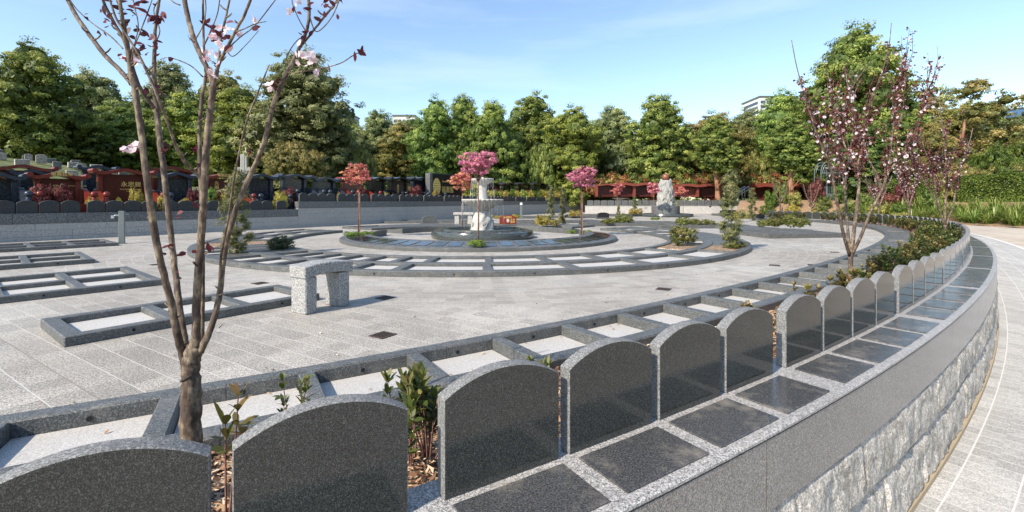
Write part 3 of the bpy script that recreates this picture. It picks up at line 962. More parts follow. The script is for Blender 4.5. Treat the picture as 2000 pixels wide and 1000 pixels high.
# ------------------------------------------------------------------ bench, drain covers, bollards
bx = empty('stone_bench', (-2.33, 5.21, 0), dirn((-2.33, 5.21), (-2.02, 5.72)))
tag(bx, 'small black and white speckled granite bench with a gently arched seat', 'bench')
SL, SD = .66, .30
n = 12; top = []; bot = []
for i in range(n+1):
    u = i/n; x = -.012+(SL+.01)*u; top.append((x, .545+.030*math.sin(math.pi*u)))
for i in range(n+1):
    u = 1-i/n; x = -.012+(SL+.01)*u; e = .41+.035*max(0, math.sin(math.pi*u))
    bot.append((x, e))
MB().prism_xz(bot+top, 0, SD).build('seat', M['bench'], bx, bevel=.01)
for x in (0.0, SL-.20):
    MB().box(x+.004, x+.155, .012, SD-.012, 0, .425).build('leg', M['bench'], bx, bevel=.012)

def drain(x, y, k, lb):
    p = px(x, y, 0); rt = empty('drain_cover', (p.x, p.y, 0.0), R(-32)); tag(rt, lb, 'drain cover', 'rusty square drain covers in the plaza paving')
    mb = MB(); h = .095
    mb.box(-h, h, -h, -h+.02, 0, .007).box(-h, h, h-.02, h, 0, .007).box(-h, -h+.02, -h+.021, h-.021, 0, .007).box(h-.02, h, -h+.021, h-.021, 0, .007)
    mb.build('rim', M['iron'], rt)
    g_ = MB()
    for i in range(5):
        q = -h+.028+i*.03; g_.box(q, q+.016, -h+.021, h-.021, .001, .006)
    g_.build('grate', M['iron'], rt)
    MB().box(-h+.02, h-.02, -h+.02, h-.02, .0005, .002).build('pit', M['hole'], rt)
for i, (x, y, lb) in enumerate([(748, 655, 'rusty square drain cover in the paving right of and nearer than the bench'), (508, 553.5, 'rusty square drain cover in the paving left of and beyond the bench'), (752, 582, 'rusty square drain cover at the tip of the bench shadow'),
    (1296, 565, 'rusty square drain cover in the paving by the long curb, right of centre'), (305, 517, 'dark drain cover in the paving beside the left plot frames'), (1588, 518, 'dark drain cover right of centre, left of the flowering plum tree'), (1630, 493, 'thin dark drain cover behind the flowering plum tree'), (1513, 518.5, 'thin dark drain cover between ring bed and flowering plum')]):
    drain(x, y, i, lb)

def bollard(p, h, lb, name='bollard_light', rz=.5):
    rt = empty(name, p, rz); tag(rt, lb, 'bollard light', 'square grey bollards on the plaza')
    MB().box(-.07, .07, -.07, .07, 0, h).build('post', M['steel'], rt, bevel=.008)
    MB().box(-.11, .11, -.11, .11, -.02, .012).build('base_plate', M['steel'], rt)
    return rt
b0 = bollard(px(238, 476), .99, 'square grey bollard with a small tap beside the left plot frames')
q = MB().tube([(-.07, 0, .86), (-.16, 0, .86), (-.2, 0, .83)], .022, 8); q.tube([(.07, 0, .90), (.17, 0, .885)], .010, 6); q.box(-.25, -.18, -.035, .035, .77, .86)
q.build('tap', M['galv'], b0)
bollard(px(1018, 428), 1.0, 'square grey bollard with white cap behind the fountain on the right', rz=.2)
tag(MB().box(-.075, .075, -.075, .075, 1.0, 1.16).build('lamp_head', M['white_paint'], bpy.data.objects['bollard_light.001'], bevel=.01))
# ------------------------------------------------------------------ fountain
ft = empty('fountain', (FX+.06, FY, 0)); tag(ft, 'two-tiered carved white stone fountain with running water in a dark round granite basin', 'fountain')
mb = MB(); mb.smooth = 'auto'
mb.lathe([(1.72, -.02), (1.79, .05), (1.80, .16), (1.76, .245), (1.70, .262), (1.42, .262), (1.42, .20)], 96)
mb.build('basin_rim', M['basin'], ft)
mb = MB(); mb.smooth = 'auto'
mb.lathe([(1.415, .18), (1.43, .27), (1.40, .325), (1.35, .335), (1.22, .335), (1.20, .31), (1.19, .1), (0.01, .1)], 96)
mb.build('inner_basin', M['basin'], ft)
m, nt, b = newmat('pool_water'); N = NT(nt)
b.inputs['Base Color'].default_value = (.02, .03, .03, 1); b.inputs['Roughness'].default_value = .06
N.bump(N.noise(N.pos(), 14, 3, .6), .35, .02, b); M['water'] = m
MB().lathe([(.01, .265), (1.195, .265)], 64).build('water', M['water'], ft)
for k in range(24):        # flat plaques on the rim
    a = k/24*2*math.pi
    q = MB().box(-.15, .15, -.11, .11, 0, .012).build('plaque', M['plaque'], ft)
    q.location = (1.56*math.cos(a), 1.56*math.sin(a), .262); q.rotation_euler = (0, 0, a-math.pi/2)
# carved base: leaping-fish block
def carved(a, j): return 1 + .07*math.cos(4*a+.6) + .05*math.sin(7*a-j*1.3) + .035*math.sin(13*a+j*2.0)
mb = MB(); mb.smooth = True
pr = [(.40, .26), (.385, .33), (.37, .42), (.365, .52), (.35, .60), (.325, .68), (.29, .76), (.26, .85), (.25, .93)]
mb.lathe(pr, 72, wob=carved)
for sgn in (0, 1, 2, 3):   # coiled scroll reliefs
    a0 = sgn*math.pi/2-1.3
    pts = []
    for i in range(26):
        t = i/25; rr = .11*(1-t*.85); q = t*11
        pts.append((.385*math.cos(a0)+(-math.sin(a0))*rr*math.cos(q), .385*math.sin(a0)+math.cos(a0)*rr*math.cos(q), .47+rr*math.sin(q)))
    mb.tube(pts, .014, 6)
mb.build('carved_base', M['white_stone'], ft)
def scal(n, amp):
    return lambda a, j: 1 + (amp*abs(math.sin(n*a/2)) if j >= 3 else amp*.5*abs(math.sin(n*a/2)))
mb = MB(); mb.smooth = 'auto'
mb.lathe([(.20, .90), (.24, .97), (.38, 1.06), (.56, 1.17), (.67, 1.265), (.705, 1.30), (.715, 1.335), (.69, 1.355), (.62, 1.33), (.4, 1.24), (.15, 1.22)], 168, wob=scal(28, .045))
mb.build('lower_bowl', M['white_stone'], ft)
mb = MB(); mb.smooth = 'auto'
mb.lathe([(.21, 1.20), (.18, 1.30), (.165, 1.50), (.155, 1.75), (.165, 1.86), (.15, 1.90)], 60, wob=lambda a, j: 1+.05*math.cos(4*a+j*.5)+.04*math.sin(9*a+j))
mb.build('column', M['white_stone'], ft)
mb = MB(); mb.smooth = 'auto'
mb.lathe([(.15, 1.86), (.20, 1.89), (.29, 1.95), (.355, 2.00), (.375, 2.035), (.38, 2.07), (.345, 2.085), (.2, 2.03), (.05, 2.02)], 140, wob=scal(20, .06))
mb.ball((0, 0, 2.08), .06)
mb.build('upper_bowl', M['white_stone'], ft)
m, nt, b = newmat('falling_water'); N = NT(nt)
b.inputs['Base Color'].default_value = (.85, .9, .92, 1); b.inputs['Roughness'].default_value = .15
tr = N.n('ShaderNodeBsdfTransparent'); mx = N.n('ShaderNodeMixShader'); mx.inputs[0].default_value = .18
N.l(tr.outputs[0], mx.inputs[1]); N.l(b.outputs[0], mx.inputs[2]); N.l(mx.outputs[0], nt.nodes['Material Output'].inputs[0])
M['spray'] = m
rnd = random.Random(4)
for nm, R0, z0, z1, cnt_ in (('water_curtain', .70, 1.33, .30, 36), ('water_curtain', .37, 2.06, 1.28, 26)):
    mb = MB()
    for k in range(cnt_):
        a = 2*math.pi*k/cnt_+rnd.uniform(-.04, .04); ze = z1 + (z0-z1)*(rnd.random()**2)*.75; v0 = rnd.uniform(.04, .09)
        r = rnd.uniform(.0025, .005)
        pts = []
        for i in range(6):
            t = i/5; z = z0-(z0-ze)*t; rr = R0+v0*math.sqrt(max(0, (z0-z)))
            pts.append((rr*math.cos(a), rr*math.sin(a), z))
        mb.tube(pts, r, 4)
    mb.build(nm, M['spray'], ft)

# ------------------------------------------------------------------ long wall on the left
lw = empty('terrace_wall', WC.at(20, 0, 0)); tag(lw, 'long straight grey granite terrace wall with dark coping running back on the left', 'terrace wall')
def wp(o, rt=lw): o.parent = rt; o.matrix_parent_inverse = Matrix.Translation(-rt.location); return o
sStep = WC.s_px(583, 0); sEnd = WC.L-6
def courses(s0, s1, zs, o, L=1.8, ph=0):
    mb = MB()
    for k, (z0, z1) in enumerate(zip(zs[:-1], zs[1:])):
        s = s0 + (ph if k % 2 else 0) - (0)
        edges = [s0]; t = s0+(L/2 if k % 2 else L)
        while t < s1-.3: edges.append(t); t += L
        edges.append(s1)
        for a, b_ in zip(edges[:-1], edges[1:]):
            sweep(mb, WC, a+.004, b_-.004, [(-.3, z0+.005), (o, z0+.005), (o, z1), (-.3, z1)], 1.0)
    return mb
wp(courses(2, sStep, [-.02, .12], .03).build('skirting', M['wall_light']))
wp(courses(2, sStep, [.12, .33, .545], .0).build('facing', M['wall_light']))
wp(courses(2, sStep, [.545, .89], .015, 2.6).build('coping_band', M['wall_dark']))
wp(courses(sStep, sEnd, [-.02, .12], .04).build('skirting', M['wall_light']))
wp(courses(sStep, sEnd, [.12, .40, .66, .93], .01).build('facing', M['wall_light']))
wp(courses(sStep, sEnd, [.93, 1.265], .03, 2.6).build('coping_band', M['wall_dark']))
wp(sweep(MB(), WC, 2, sEnd, [(-.29, -.3), (-.01, -.3), (-.01, .88), (-.29, .88)], 1).build('wall_core', M['hole']))
wp(sweep(MB(), WC, sStep+.01, sEnd, [(-.292, .88), (-.012, .88), (-.012, 1.26), (-.292, 1.26)], 1).build('wall_core', M['hole']))
HS2 = stone_mesh('wall_headstone', .47, .335, .42, .08, ('wall_stone', 'curb'), .004)
s = WC.s_px(4, 0); k = 0; r5 = random.Random(6)
sl_ = []
def place_wall_stone(s, z, sc, lb, grp):
    p = WC.at(s, -.07, z+.002)
    o = mesh_obj('headstone', HS2, None, loc=p, rz=WC.ang(s)+r5.uniform(-.01, .01), sc=sc)
    tag(o, lb, 'headstone', grp)
s = 6.0
while s < sStep-.35:
    p = WC.at(s, 0)
    if p.y > 2 and p.x/p.y > -1.16:
        place_wall_stone(s, .89, (1, 1, 1), 'small arched dark grey headstone on the lower left part of the terrace wall', 'headstones on the lower left terrace wall')
    k += 1
    s += .515 if k % 4 else .66
s = sStep+.35; k = 0
while s < WC.s_px(1235, 0):
    place_wall_stone(s, 1.265, (1, 1, 1), 'small arched dark grey headstone on the taller part of the terrace wall', 'headstones on the taller terrace wall')
    k += 1; s += .515 if k % 4 else .66

# ------------------------------------------------------------------ writing
def text_mesh(body, size, depth=.004, align='CENTER', spacing=1.0):
    cu = bpy.data.curves.new('lettering', 'FONT'); cu.body = body; cu.size = size; cu.extrude = depth
    cu.align_x = align; cu.align_y = 'CENTER'; cu.space_line = spacing; cu.resolution_u = 3
    o = bpy.data.objects.new('lettering_tmp', cu); col.objects.link(o)
    dg = bpy.context.evaluated_depsgraph_get(); dg.update()
    me = bpy.data.meshes.new_from_object(o.evaluated_get(dg))
    bpy.data.objects.remove(o); me.name = 'lettering'
    me.materials.clear(); me.materials.append(M['gold'])
    return me
def put_text(parent, body, size, loc, z_rot=0.0):
    me = text_mesh(body, size)
    o = bpy.data.objects.new('lettering', me); col.objects.link(o); o.parent = parent
    o.location = loc; o.rotation_euler = (R(90), 0, z_rot)
    return o

# ------------------------------------------------------------------ family tombs behind the wall
def tomb(kind, W, Ht, label, s, off, z, wings=True, text=None, plain_back=False, deep=1.5):
    """local x along the wall, front towards -y; kind is the stone"""
    p = WC.at(s, off, z)
    rt = empty('family_tomb', p, WC.ang(s)); tag(rt, label, 'tomb')
    m_ = M[kind]
    h = Ht
    # back panel
    MB().box(-W/2+.13, W/2-.13, .10, .22, 0, h-.22).build('panel', M.get(kind+'_panel', m_), rt)
    for sg in (-1, 1):
        q = MB(); x = sg*(W/2-.2)
        q.box(x-.09, x+.09, -.06, .12, .0, .12); q.smooth = False
        q.box(x-.07, x+.07, -.04, .099, .12, h-.30)
        q.box(x-.095, x+.095, -.065, .099, h-.30, h-.24)
        q.build('pillar', m_, rt, bevel=.008)
    # wavy roof
    n = 30; up = []; lo = []
    for i in range(n+1):
        u = -1+2*i/n; x = u*(W/2+.06)
        z_ = h-.14 + .15*math.exp(-(u/.42)**2) + .07*max(0, (abs(u)-.72)/.28)**1.5
        th = .13
        up.append((x, z_)); lo.append((x, z_-th))
    q = MB().prism_xz(lo + up[::-1], -.30, .40); q.smooth = 'auto'
    for sg in (-1, 1):
        q.lathe([(.001, -.36), (.085, -.36), (.085, .34), (.001, .34)], 12)
        k0 = len(q.v)-12*4
        for i in range(k0, len(q.v)):
            v = q.v[i]; q.v[i] = (v[0]+sg*(W/2+.02), v[2], v[1]+h-.11)
    q.build('roof', m_, rt)
    MB().box(-W/2-.02, W/2+.02, -deep, .3, -.65, .06).build('base', m_, rt)
    if wings:
        for sg in (-1, 1):
            n = 14; poly = []
            for i in range(n+1):
                u = i/n; poly.append((u*(deep-.1), .16+.42*(1-sm(u*1.15))))
            poly = [(0, .0)] + poly + [(deep-.1, .0)]
            x = sg*(W/2-.06)
            q = MB(); n2 = len(poly)
            vs = [(x-.07, -.05-py, pz+.06) for py, pz in poly]+[(x+.07, -.05-py, pz+.06) for py, pz in poly]
            fs = [tuple(range(n2)), tuple(range(2*n2-1, n2-1, -1))]+[(i, i+n2, (i+1) % n2+n2, (i+1) % n2) for i in range(n2)]
            q.add(vs, fs); q.build('side_wing', m_, rt)
            q = MB(); q.smooth = True
            q.ball((x, -deep+.05, .40), .115, 16, 10); q.lathe([(.09, .06), (.07, .3), (.05, .33)], 12, (x, -deep+.05, 0))
            q.build('ball_post', m_, rt)
    if text:
        for body, size, x, z_ in text:
            put_text(rt, body, size, (x, (.093 if z_ < h-.24 else -.306), z_))
    return rt
def oval(rt, x, z_, r=.10):
    me = MB(); me.prism_xz([(x+r*.8*math.cos(q), z_+r*math.sin(q)) for q in np.linspace(0, 6.283, 21)[:-1]], .085, .098)
    me.build('portrait_plate', M['pale_stone'], rt)
vert = '先\n顯\n祖\n公\n公'
spec = [
 (-62, 48, 'blue', .90, 'dark blue-grey tomb with wavy roof at the left edge of the photo', None),
 (50, 172, 'red', 1.02, 'red tomb with gold writing on its roof and a portrait, behind the red-leaved bush', 'A'),
 (178, 300, 'red', 1.12, 'tall red tomb left of the plum stems, with a higher roof and gold inscription', 'B'),
 (300, 384, 'blue', .98, 'dark blue-grey tomb seen between the stems of the foreground plum', None),
 (392, 470, 'red', .98, 'red granite tomb with a gold column of writing right of the middle plum stem', 'C'),
 (474, 540, 'blue', .96, 'dark blue-grey tomb crossed by the rightmost plum stem', None),
 (546, 604, 'blue', .96, 'blue speckled tomb left of the step in the terrace wall', None),
 (608, 660, 'blue', .93, 'dark blue-grey tomb beside the first low red one behind the taller wall', None),
 (664, 714, 'red', .92, 'deep red tomb behind the leftmost pink standard tree', None),
 (717, 757, 'black', .90, 'black tomb with red ball posts right of the leftmost pink tree', None),
 (759, 799, 'black', .93, 'black tomb with a narrow gold inscription, second left of the garden sign', 'D'),
 (802, 840, 'blue', .92, 'dark blue-grey tomb directly left of the garden sign', None),
 (948, 978, 'black', .85, 'dark tomb just right of the fountain column', None),
 (980, 1008, 'black', .83, 'dark tomb second to the right of the fountain column', None),
 (1010, 1038, 'black', .82, 'dark tomb third to the right of the fountain column', None),
 (1040, 1068, 'black', .80, 'dark tomb fourth to the right of the fountain column', None),
]
for x0, x1, kind, hh, lb, tx in spec:
    off = -2.1 if x1 < 600 else -2.4
    a, b_ = WC.s_px(x0, off), WC.s_px(x1, off)
    W = (b_-a)*.93
    z = 1.12 if x1 < 583 else 1.38
    sc_ = min(1.0, W/2.2) if W < 2.0 else 1
    pY = WC.at((a+b_)/2, off).y
    Ht = 1.3+(392-(337 if hh < 1.05 else 330)-(x0 > 380)*3)/900*pY-z
    if x0 > 600: Ht = 1.3+ (392-(346 if x0 < 900 else 357))/900*pY - z
    T = None
    if tx == 'A': T = [('福壽延年', .15, .05, Ht-.075), ('恩', .20, -.05, Ht-.55), ('MERCY AND PEACE', .06, .55, Ht-.48), ('CHANG\nBOON LAI', .085, .62, Ht-.98)]
    if tx == 'B': T = [('孟何林', .22, .25, Ht-.62), ('IN LOVING MEMORY\nFOREVER', .075, .25, Ht-.85)]
    if tx == 'C': T = [('福壽延年', .14, 0, Ht-.075), ('先\n顯\n考\n公\n墓', .19, -.15, Ht-.82), ('一\n生\n平\n安', .10, .65, Ht-.72)]
    if tx == 'D': T = [('福\n壽\n全', .2, 0, Ht-.8)]
    if T: T = [t for t in T if '孟' not in t[0]] + ([('永思親', .22, .25, Ht-.62)] if tx == 'B' else [])
    if tx == 'A': T = T[:2]+[('LOVING MEMORY', .065, .55, Ht-.48)]
    t_ = tomb(kind, W, Ht, lb, (a+b_)/2, off-.0, z, True, T, deep=1.5 if x0 < 900 else 1.2)
    if tx == 'A': oval(t_, .55, Ht-.66)
    if tx == 'C': oval(t_, .38, Ht-.5)
# second rank of tomb roofs further up
for i, (x0, x1, kind, yt, lb) in enumerate([(-30, 110, 'red', 322, 'long red tomb roof in the second rank at the left edge'), (20, 100, 'blue', 331, 'dark tomb roof in the second rank behind the red ones'),
    (150, 226, 'blue', 323, 'dark gabled tomb roof rising behind the red tombs at left'), (285, 380, 'red', 326, 'red tomb roof in the second rank between the plum stems')]):
    off = -5.4
    a, b_ = WC.s_px(x0, off), WC.s_px(x1, off); pY = WC.at((a+b_)/2, off).y
    z = .98; Ht = 1.3+(392-yt)/900*pY-z
    tomb(kind, (b_-a)*.95, Ht, lb, (a+b_)/2, off, z, False)

# ------------------------------------------------------------------ garden sign
off = -1.7
sa, sb = WC.s_px(843, off), WC.s_px(893, off); sp = WC.at((sa+sb)/2, off, 1.0)
Wg = sb-sa; dY = sp.y; topz = 1.3+(392-340)/900*dY-1.0
sg = empty('garden_sign', sp, WC.ang((sa+sb)/2)); tag(sg, 'black granite sign wall with a gold round emblem and three gold Chinese characters', 'sign')
MB().box(-Wg/2, Wg/2+.8, 0, .25, 0, topz).build('panel', M['black'], sg, bevel=.015)
MB().box(-Wg/2-.32, -Wg/2-.003, -.12, .3, 0, topz-.02).build('end_pillar', M['curb'], sg, bevel=.015)
em = MB(); cx, cz, ra, rb = -Wg/2+.62, topz-.98, .40, .58
def lens(z0, z1):
    pts = []
    for q in np.linspace(0, 2*math.pi, 49)[:-1]:
        pts.append((cx+ra*math.cos(q), min(max(cz+rb*math.sin(q), z0), z1)))
    return pts
for k in range(7):
    z0 = cz-rb+k*2*rb/7+.014; z1 = cz-rb+(k+1)*2*rb/7-.014
    pp_ = [(x, z) for x, z in lens(z0, z1)]
    # keep only points on the band outline
    xs0 = ra*math.sqrt(max(.02, 1-((z0-cz)/rb)**2)); xs1 = ra*math.sqrt(max(.02, 1-((z1-cz)/rb)**2))
    em.prism_xz([(cx-xs0, z0), (cx+xs0, z0), (cx+xs1, z1), (cx-xs1, z1)], -.03, -.001)
ring_ = [(cx+(ra+.03)*math.cos(q), -.02, cz+(rb+.03)*math.sin(q)) for q in np.linspace(0, 2*math.pi, 41)]
em.tube(ring_, .022, 6)
em.build('emblem', M['gold'], sg)
put_text(sg, '福壽園', .52, (cx+1.42, -.006, topz-1.20))
put_text(sg, 'Gardens of Peace', .20, (cx+1.42, -.006, topz-.56))

# ------------------------------------------------------------------ statue
d = 38.0; sp = Vector(((1300-1000)/900*d, d, 0))
st = empty('statue', sp, 0); tag(st, 'tall carved white stone statue topped by a red-brown ball on a round pedestal', 'statue')
mb = MB(); mb.smooth = 'auto'
mb.lathe([(1.13, -.02), (1.13, .84), (1.10, .87), (.01, .87)], 64); mb.build('pedestal', M['wall_dark'], st)
M['statue_stone'] = plain('weathered_white_stone', (.30,.30,.28), .8, var=.5, vs=7, bump=.8)
def carve(a, j): return 1 + .05*math.sin(2*a+j*.08) + .06*math.sin(5*a+j*.15) + .07*abs(math.sin(4*a-j*.11)) + .05*math.sin(11*a+j*.22) + .03*math.sin(19*a-j*.35)
mb = MB(); mb.smooth = 'auto'
prof = []
for i in range(60):
    t = i/59; z = .86+2.12*t
    r = .64 - .10*t - .12*t**3 + .012*math.sin(t*23)
    prof.append((r, z))
prof.append((.02, 2.99))
mb.lathe(prof, 90, wob=carve)
rr = random.Random(12)
for k in range(90):       # heads, arms and folds of the relief
    a = rr.uniform(0, 6.28); z = rr.uniform(.95, 2.75); t = (z-.86)/2.12; r = (.64-.10*t-.12*t**3)*1.03
    c = (r*math.cos(a), r*math.sin(a), z)
    if k % 5 == 0: mb.ball(c, rr.uniform(.05, .08), 10, 7, 1.25)
    else:
        a2 = a+rr.uniform(-.35, .35); z2 = z+rr.uniform(-.35, -.08)
        mb.tube([c, ((r+.03)*math.cos((a+a2)/2), (r+.03)*math.sin((a+a2)/2), (z+z2)/2), (r*math.cos(a2), r*math.sin(a2), z2)], [.045, .04, .02], 7)
for sgn in (-1, 1):       # raised hands beside the ball
    mb.tube([(sgn*.30, -.05, 2.1), (sgn*.42, -.1, 2.45), (sgn*.44, -.08, 2.75), (sgn*.38, -.05, 2.98)], [.14, .12, .10, .07], 9)
    mb.ball((sgn*.37, -.05, 2.98), .105, 10, 8, 1.2)
mb.build('carved_group', M['statue_stone'], st)
mb = MB(); mb.smooth = True; mb.ball((0, 0, 3.24), .285, 28, 18)
mb.build('ball', plain('red_brown_stone', (.22,.075,.045), .35, var=.2), st)
pl = empty('statue_pool', (sp.x, sp.y-.2, 0)); tag(pl, 'low dark polished round pool around the statue pedestal', 'pool')
mb = MB(); mb.smooth = 'auto'; mb.lathe([(2.05, -.02), (2.1, .12), (2.05, .24), (1.85, .25), (1.82, .15)], 72); mb.build('rim', M['basin'], pl)
MB().lathe([(.01, .16), (1.84, .16)], 48).build('water', M['water'], pl)

# ------------------------------------------------------------------ bright low wall and niches behind the statue
bwA, bwB = (7.5, 47.0), (25.5, 46.5)
an = dirn(bwA, bwB); Lb = math.hypot(bwB[0]-bwA[0], bwB[1]-bwA[1])
bw = empty('low_wall', (bwA[0], bwA[1], 0), an); tag(bw, 'bright pale low wall behind the statue carrying square headstones', 'wall')
MB().box(0, Lb, 0, .4, -.05, .78).build('facing', M['pale_stone'], bw, bevel=.01)
MB().box(-.03, Lb+.03, -.04, .45, .781, .84).build('coping', M['edge'], bw, bevel=.01)
SQ = stone_mesh('square_headstone', .62, .46, .50, .12, ('curb', 'edge'), .008)
k = 0
x = .5
while x < Lb-.4:
    o = mesh_obj('headstone', SQ, None, loc=(bwA[0]+math.cos(an)*x, bwA[1]+math.sin(an)*x, .841), rz=an)
    tag(o, 'square grey headstone on the bright low wall behind the statue', 'headstone', 'headstones on the bright low wall'); x += .70
# grave niches left of the statue
def niche_block(x, y, wpx, hpx, lb, n, dd):
    p = px(x, y, 0); d = p.y; W = wpx/900*d; Hh = hpx/900*d
    rt = empty('niche_block', p, R(5)); tag(rt, lb, 'niche block')
    MB().box(-W/2, W/2, 0, dd, 0, Hh).build('body', M['wall_dark'], rt, bevel=.02)
    for i in range(n):
        c = -W/2+W*(i+.5)/n; w_ = W/n*.42; h_ = Hh*.86
        poly = [(c-w_, .06), (c+w_, .06)] + [(c+w_*math.cos(q), h_-w_+w_*math.sin(q)) for q in np.linspace(0, math.pi, 9)]
        MB().prism_xz(poly, -.05, -.002).build('niche_door', M['black'], rt)
        MB().tube([(c+w_*1.08*math.cos(q), -.03, h_-w_+w_*1.08*math.sin(q)) for q in np.linspace(0, math.pi, 9)], .05, 5).build('arch_trim', M['edge'], rt)
    return rt
niche_block(1196, 414.5, 34, 13, 'row of small arched niches at the far end of the terrace wall', 6, .6)
niche_block(1234, 414.8, 38, 22, 'taller dark niche block with arched panels left of the statue', 3, .9)

def plain_stone(name, x, y, wpx, hpx, mat, lb, rz, text=None, th=.16, group=None):
    p = px(x, y, 0.0); d = p.y; W = wpx/900*d; Hh = hpx/900*d
    rt = empty(name, p, rz); tag(rt, lb, 'headstone', group)
    c = .12*W
    poly = [(-W/2, .0), (W/2, 0), (W/2, Hh*.80), (W/2-c*.4, Hh*.86)] + [(W*.36*math.cos(q), Hh*.88+Hh*.12*math.sin(q)) for q in np.linspace(.15, math.pi-.15, 9)] + [(-W/2+c*.4, Hh*.86), (-W/2, Hh*.80)]
    MB().prism_xz(poly, 0, th).build('tablet', M[mat], rt, bevel=.01)
    MB().box(-W/2-.1, W/2+.1, -.15, th+.1, -.02, .10).build('plinth', M['curb'], rt, bevel=.01)
    if text:
        for body, size, xx, zz in text: put_text(rt, body, size*Hh, (xx*W, -.006, zz*Hh))
    return rt
plain_stone('headstone', 839, 439.5, 29, 18, 'curb', 'plain dark grey headstone standing alone left of the fountain basin', .35)
rs = plain_stone('headstone', 992, 441.5, 33, 21, 'red', 'red granite headstone with gold writing standing alone right of the fountain', .0, [('永遠懷念', .2, 0, .80), ('安\n息', .2, .36, .48), ('思\n親', .2, .22, .45)])
q = MB().prism_xz([(.0+.075*math.cos(t), .28+.1*math.sin(t)) for t in np.linspace(0, 6.283, 17)[:-1]], -.01, -.001); q.build('portrait_plate', M['pale_stone'], rs)
plain_stone('headstone', 1179, 428, 23, 13, 'black', 'black rounded headstone in the plot frame left of the statue', .2)
plain_stone('headstone', 1425, 418, 36, 8, 'black', 'long low black headstone before the bright low wall, right of the statue', .0)
plain_stone('headstone', 1486, 429, 16, 11, 'black', 'small black headstone by the narrow conifer right of the statue', .1)
plain_stone('headstone', 1502, 420, 15, 9, 'black', 'small black headstone behind the hedge-planted plot frame', .0)
# white table
p = px(905, 440, 0); tb = empty('stone_table', p, .15); tag(tb, 'small white stone table behind the fountain on its left', 'table')
MB().box(-.52, .52, -.25, .25, .56, .68).build('top', M['pale_stone'], tb, bevel=.01)
for sg_ in (-1, 1): MB().box(sg_*.34-.11, sg_*.34+.11, -.2, .2, 0, .559).build('leg', M['pale_stone'], tb, bevel=.01)
# small white fountain bowl by the niches
p = px(1212, 411, 0); p.z = .0; sf = empty('small_fountain', Vector(((1212-1000)/900*52, 52, 0))); tag(sf, 'small white bowl fountain above the niches at the end of the terrace wall', 'fountain')
mb = MB(); mb.smooth = 'auto'; mb.lathe([(.35, 0), (.3, .3), (.28, 1.3), (.3, 1.35), (.95, 1.55), (.98, 1.62), (.2, 1.62), (.2, 2.2), (.35, 2.3), (.01, 2.32)], 32); mb.build('bowl', M['white_stone'], sf)

# low grey blocks near the arch on the right
for i, (x, y, wp_, lb) in enumerate([(1578, 420, 15, 'low grey granite block planter left of the garden arch'), (1607, 421.5, 36, 'longer low grey granite block planter at the foot of the garden arch')]):
    p = px(x, y, 0); W = wp_/900*p.y
    o = MB().box(-W/2, W/2, 0, .5, 0, .52).build('granite_block', M['curb'], None, p, 0, bevel=.02); tag(o, lb, 'block')

# ------------------------------------------------------------------ garden arch (metal pergola)
d = 42.0; ap = Vector(((1621-1000)/900*d, d, 0)); ga = empty('garden_arch', ap, 0); tag(ga, 'tall domed green-grey metal garden arch with fretwork side panels', 'arch')
Wd = 48/900*d; hh = 3.45; zs = 1.3+(392-338)/900*d
def half(x0, x1, nm):
    mb = MB()
    xm = (x0+x1)/2
    for y in (-.45, .45):
        for x in (x0, x1): mb.tube([(x, y, 0), (x, y, zs)], .04, 6)
        for q0 in (0,):
            mb.tube([(xm+(x0-xm)*math.cos(q), y, zs+.95*math.sin(q)) for q in np.linspace(0, math.pi, 13)], .045, 6)
            mb.tube([(xm+.72*(x0-xm)*math.cos(q), y, zs+.72*.95*math.sin(q)) for q in np.linspace(0, math.pi, 13)], .03, 5)
    for q in np.linspace(.3, math.pi-.3, 6):
        mb.tube([(xm+(x0-xm)*math.cos(q), -.45, zs+.95*math.sin(q)), (xm+(x0-xm)*math.cos(q), .45, zs+.95*math.sin(q))], .03, 5)
    for z in (zs, zs-.08, 1.9, 1.85, 1.0, .3): mb.tube([(x0, -.45, z), (x1, -.45, z)], .03, 5)
    for i in range(1, 6):
        x = x0+(x1-x0)*i/6; mb.tube([(x, -.45, .3), (x, -.45, 2.6)], .018, 5)
    for i in range(4):
        a_ = x0+(x1-x0)*i/4; b_ = x0+(x1-x0)*(i+1)/4
        mb.tube([(a_, -.45, 1.1), (a_+.05, -.45, 1.6), ((a_+b_)/2, -.45, 1.85), (b_-.05, -.45, 1.6), (b_, -.45, 1.1)], .022, 5)
    mb.build(nm, M['arch'], ga)
half(-Wd/2, -.02, 'arch_bay'); half(.06, Wd/2, 'arch_bay')

# stair handrail in the far bank
d = 50.0
def P3(x, y): return pd(x, y, d)
hr = empty('handrail', P3(1450, 395)); tag(hr, 'galvanised stair handrail climbing the far planted bank', 'handrail')
mb = MB()
for dy in (0, .9):
    a_, b_ = P3(1436, 378), P3(1463, 364); a_.y += dy; b_.y += dy
    for v in (a_, b_): v -= hr.location
    mb = MB(); mb.tube([a_, b_], .05, 6); mb.tube([a_-Vector((0, 0, .35)), b_-Vector((0, 0, .35))], .03, 6)
    for t in (0, .5, 1):
        c = a_.lerp(b_, t); mb.tube([c, c-Vector((0, 0, 1.4))], .035, 6)
    mb.build('rail', M['galv'], hr)

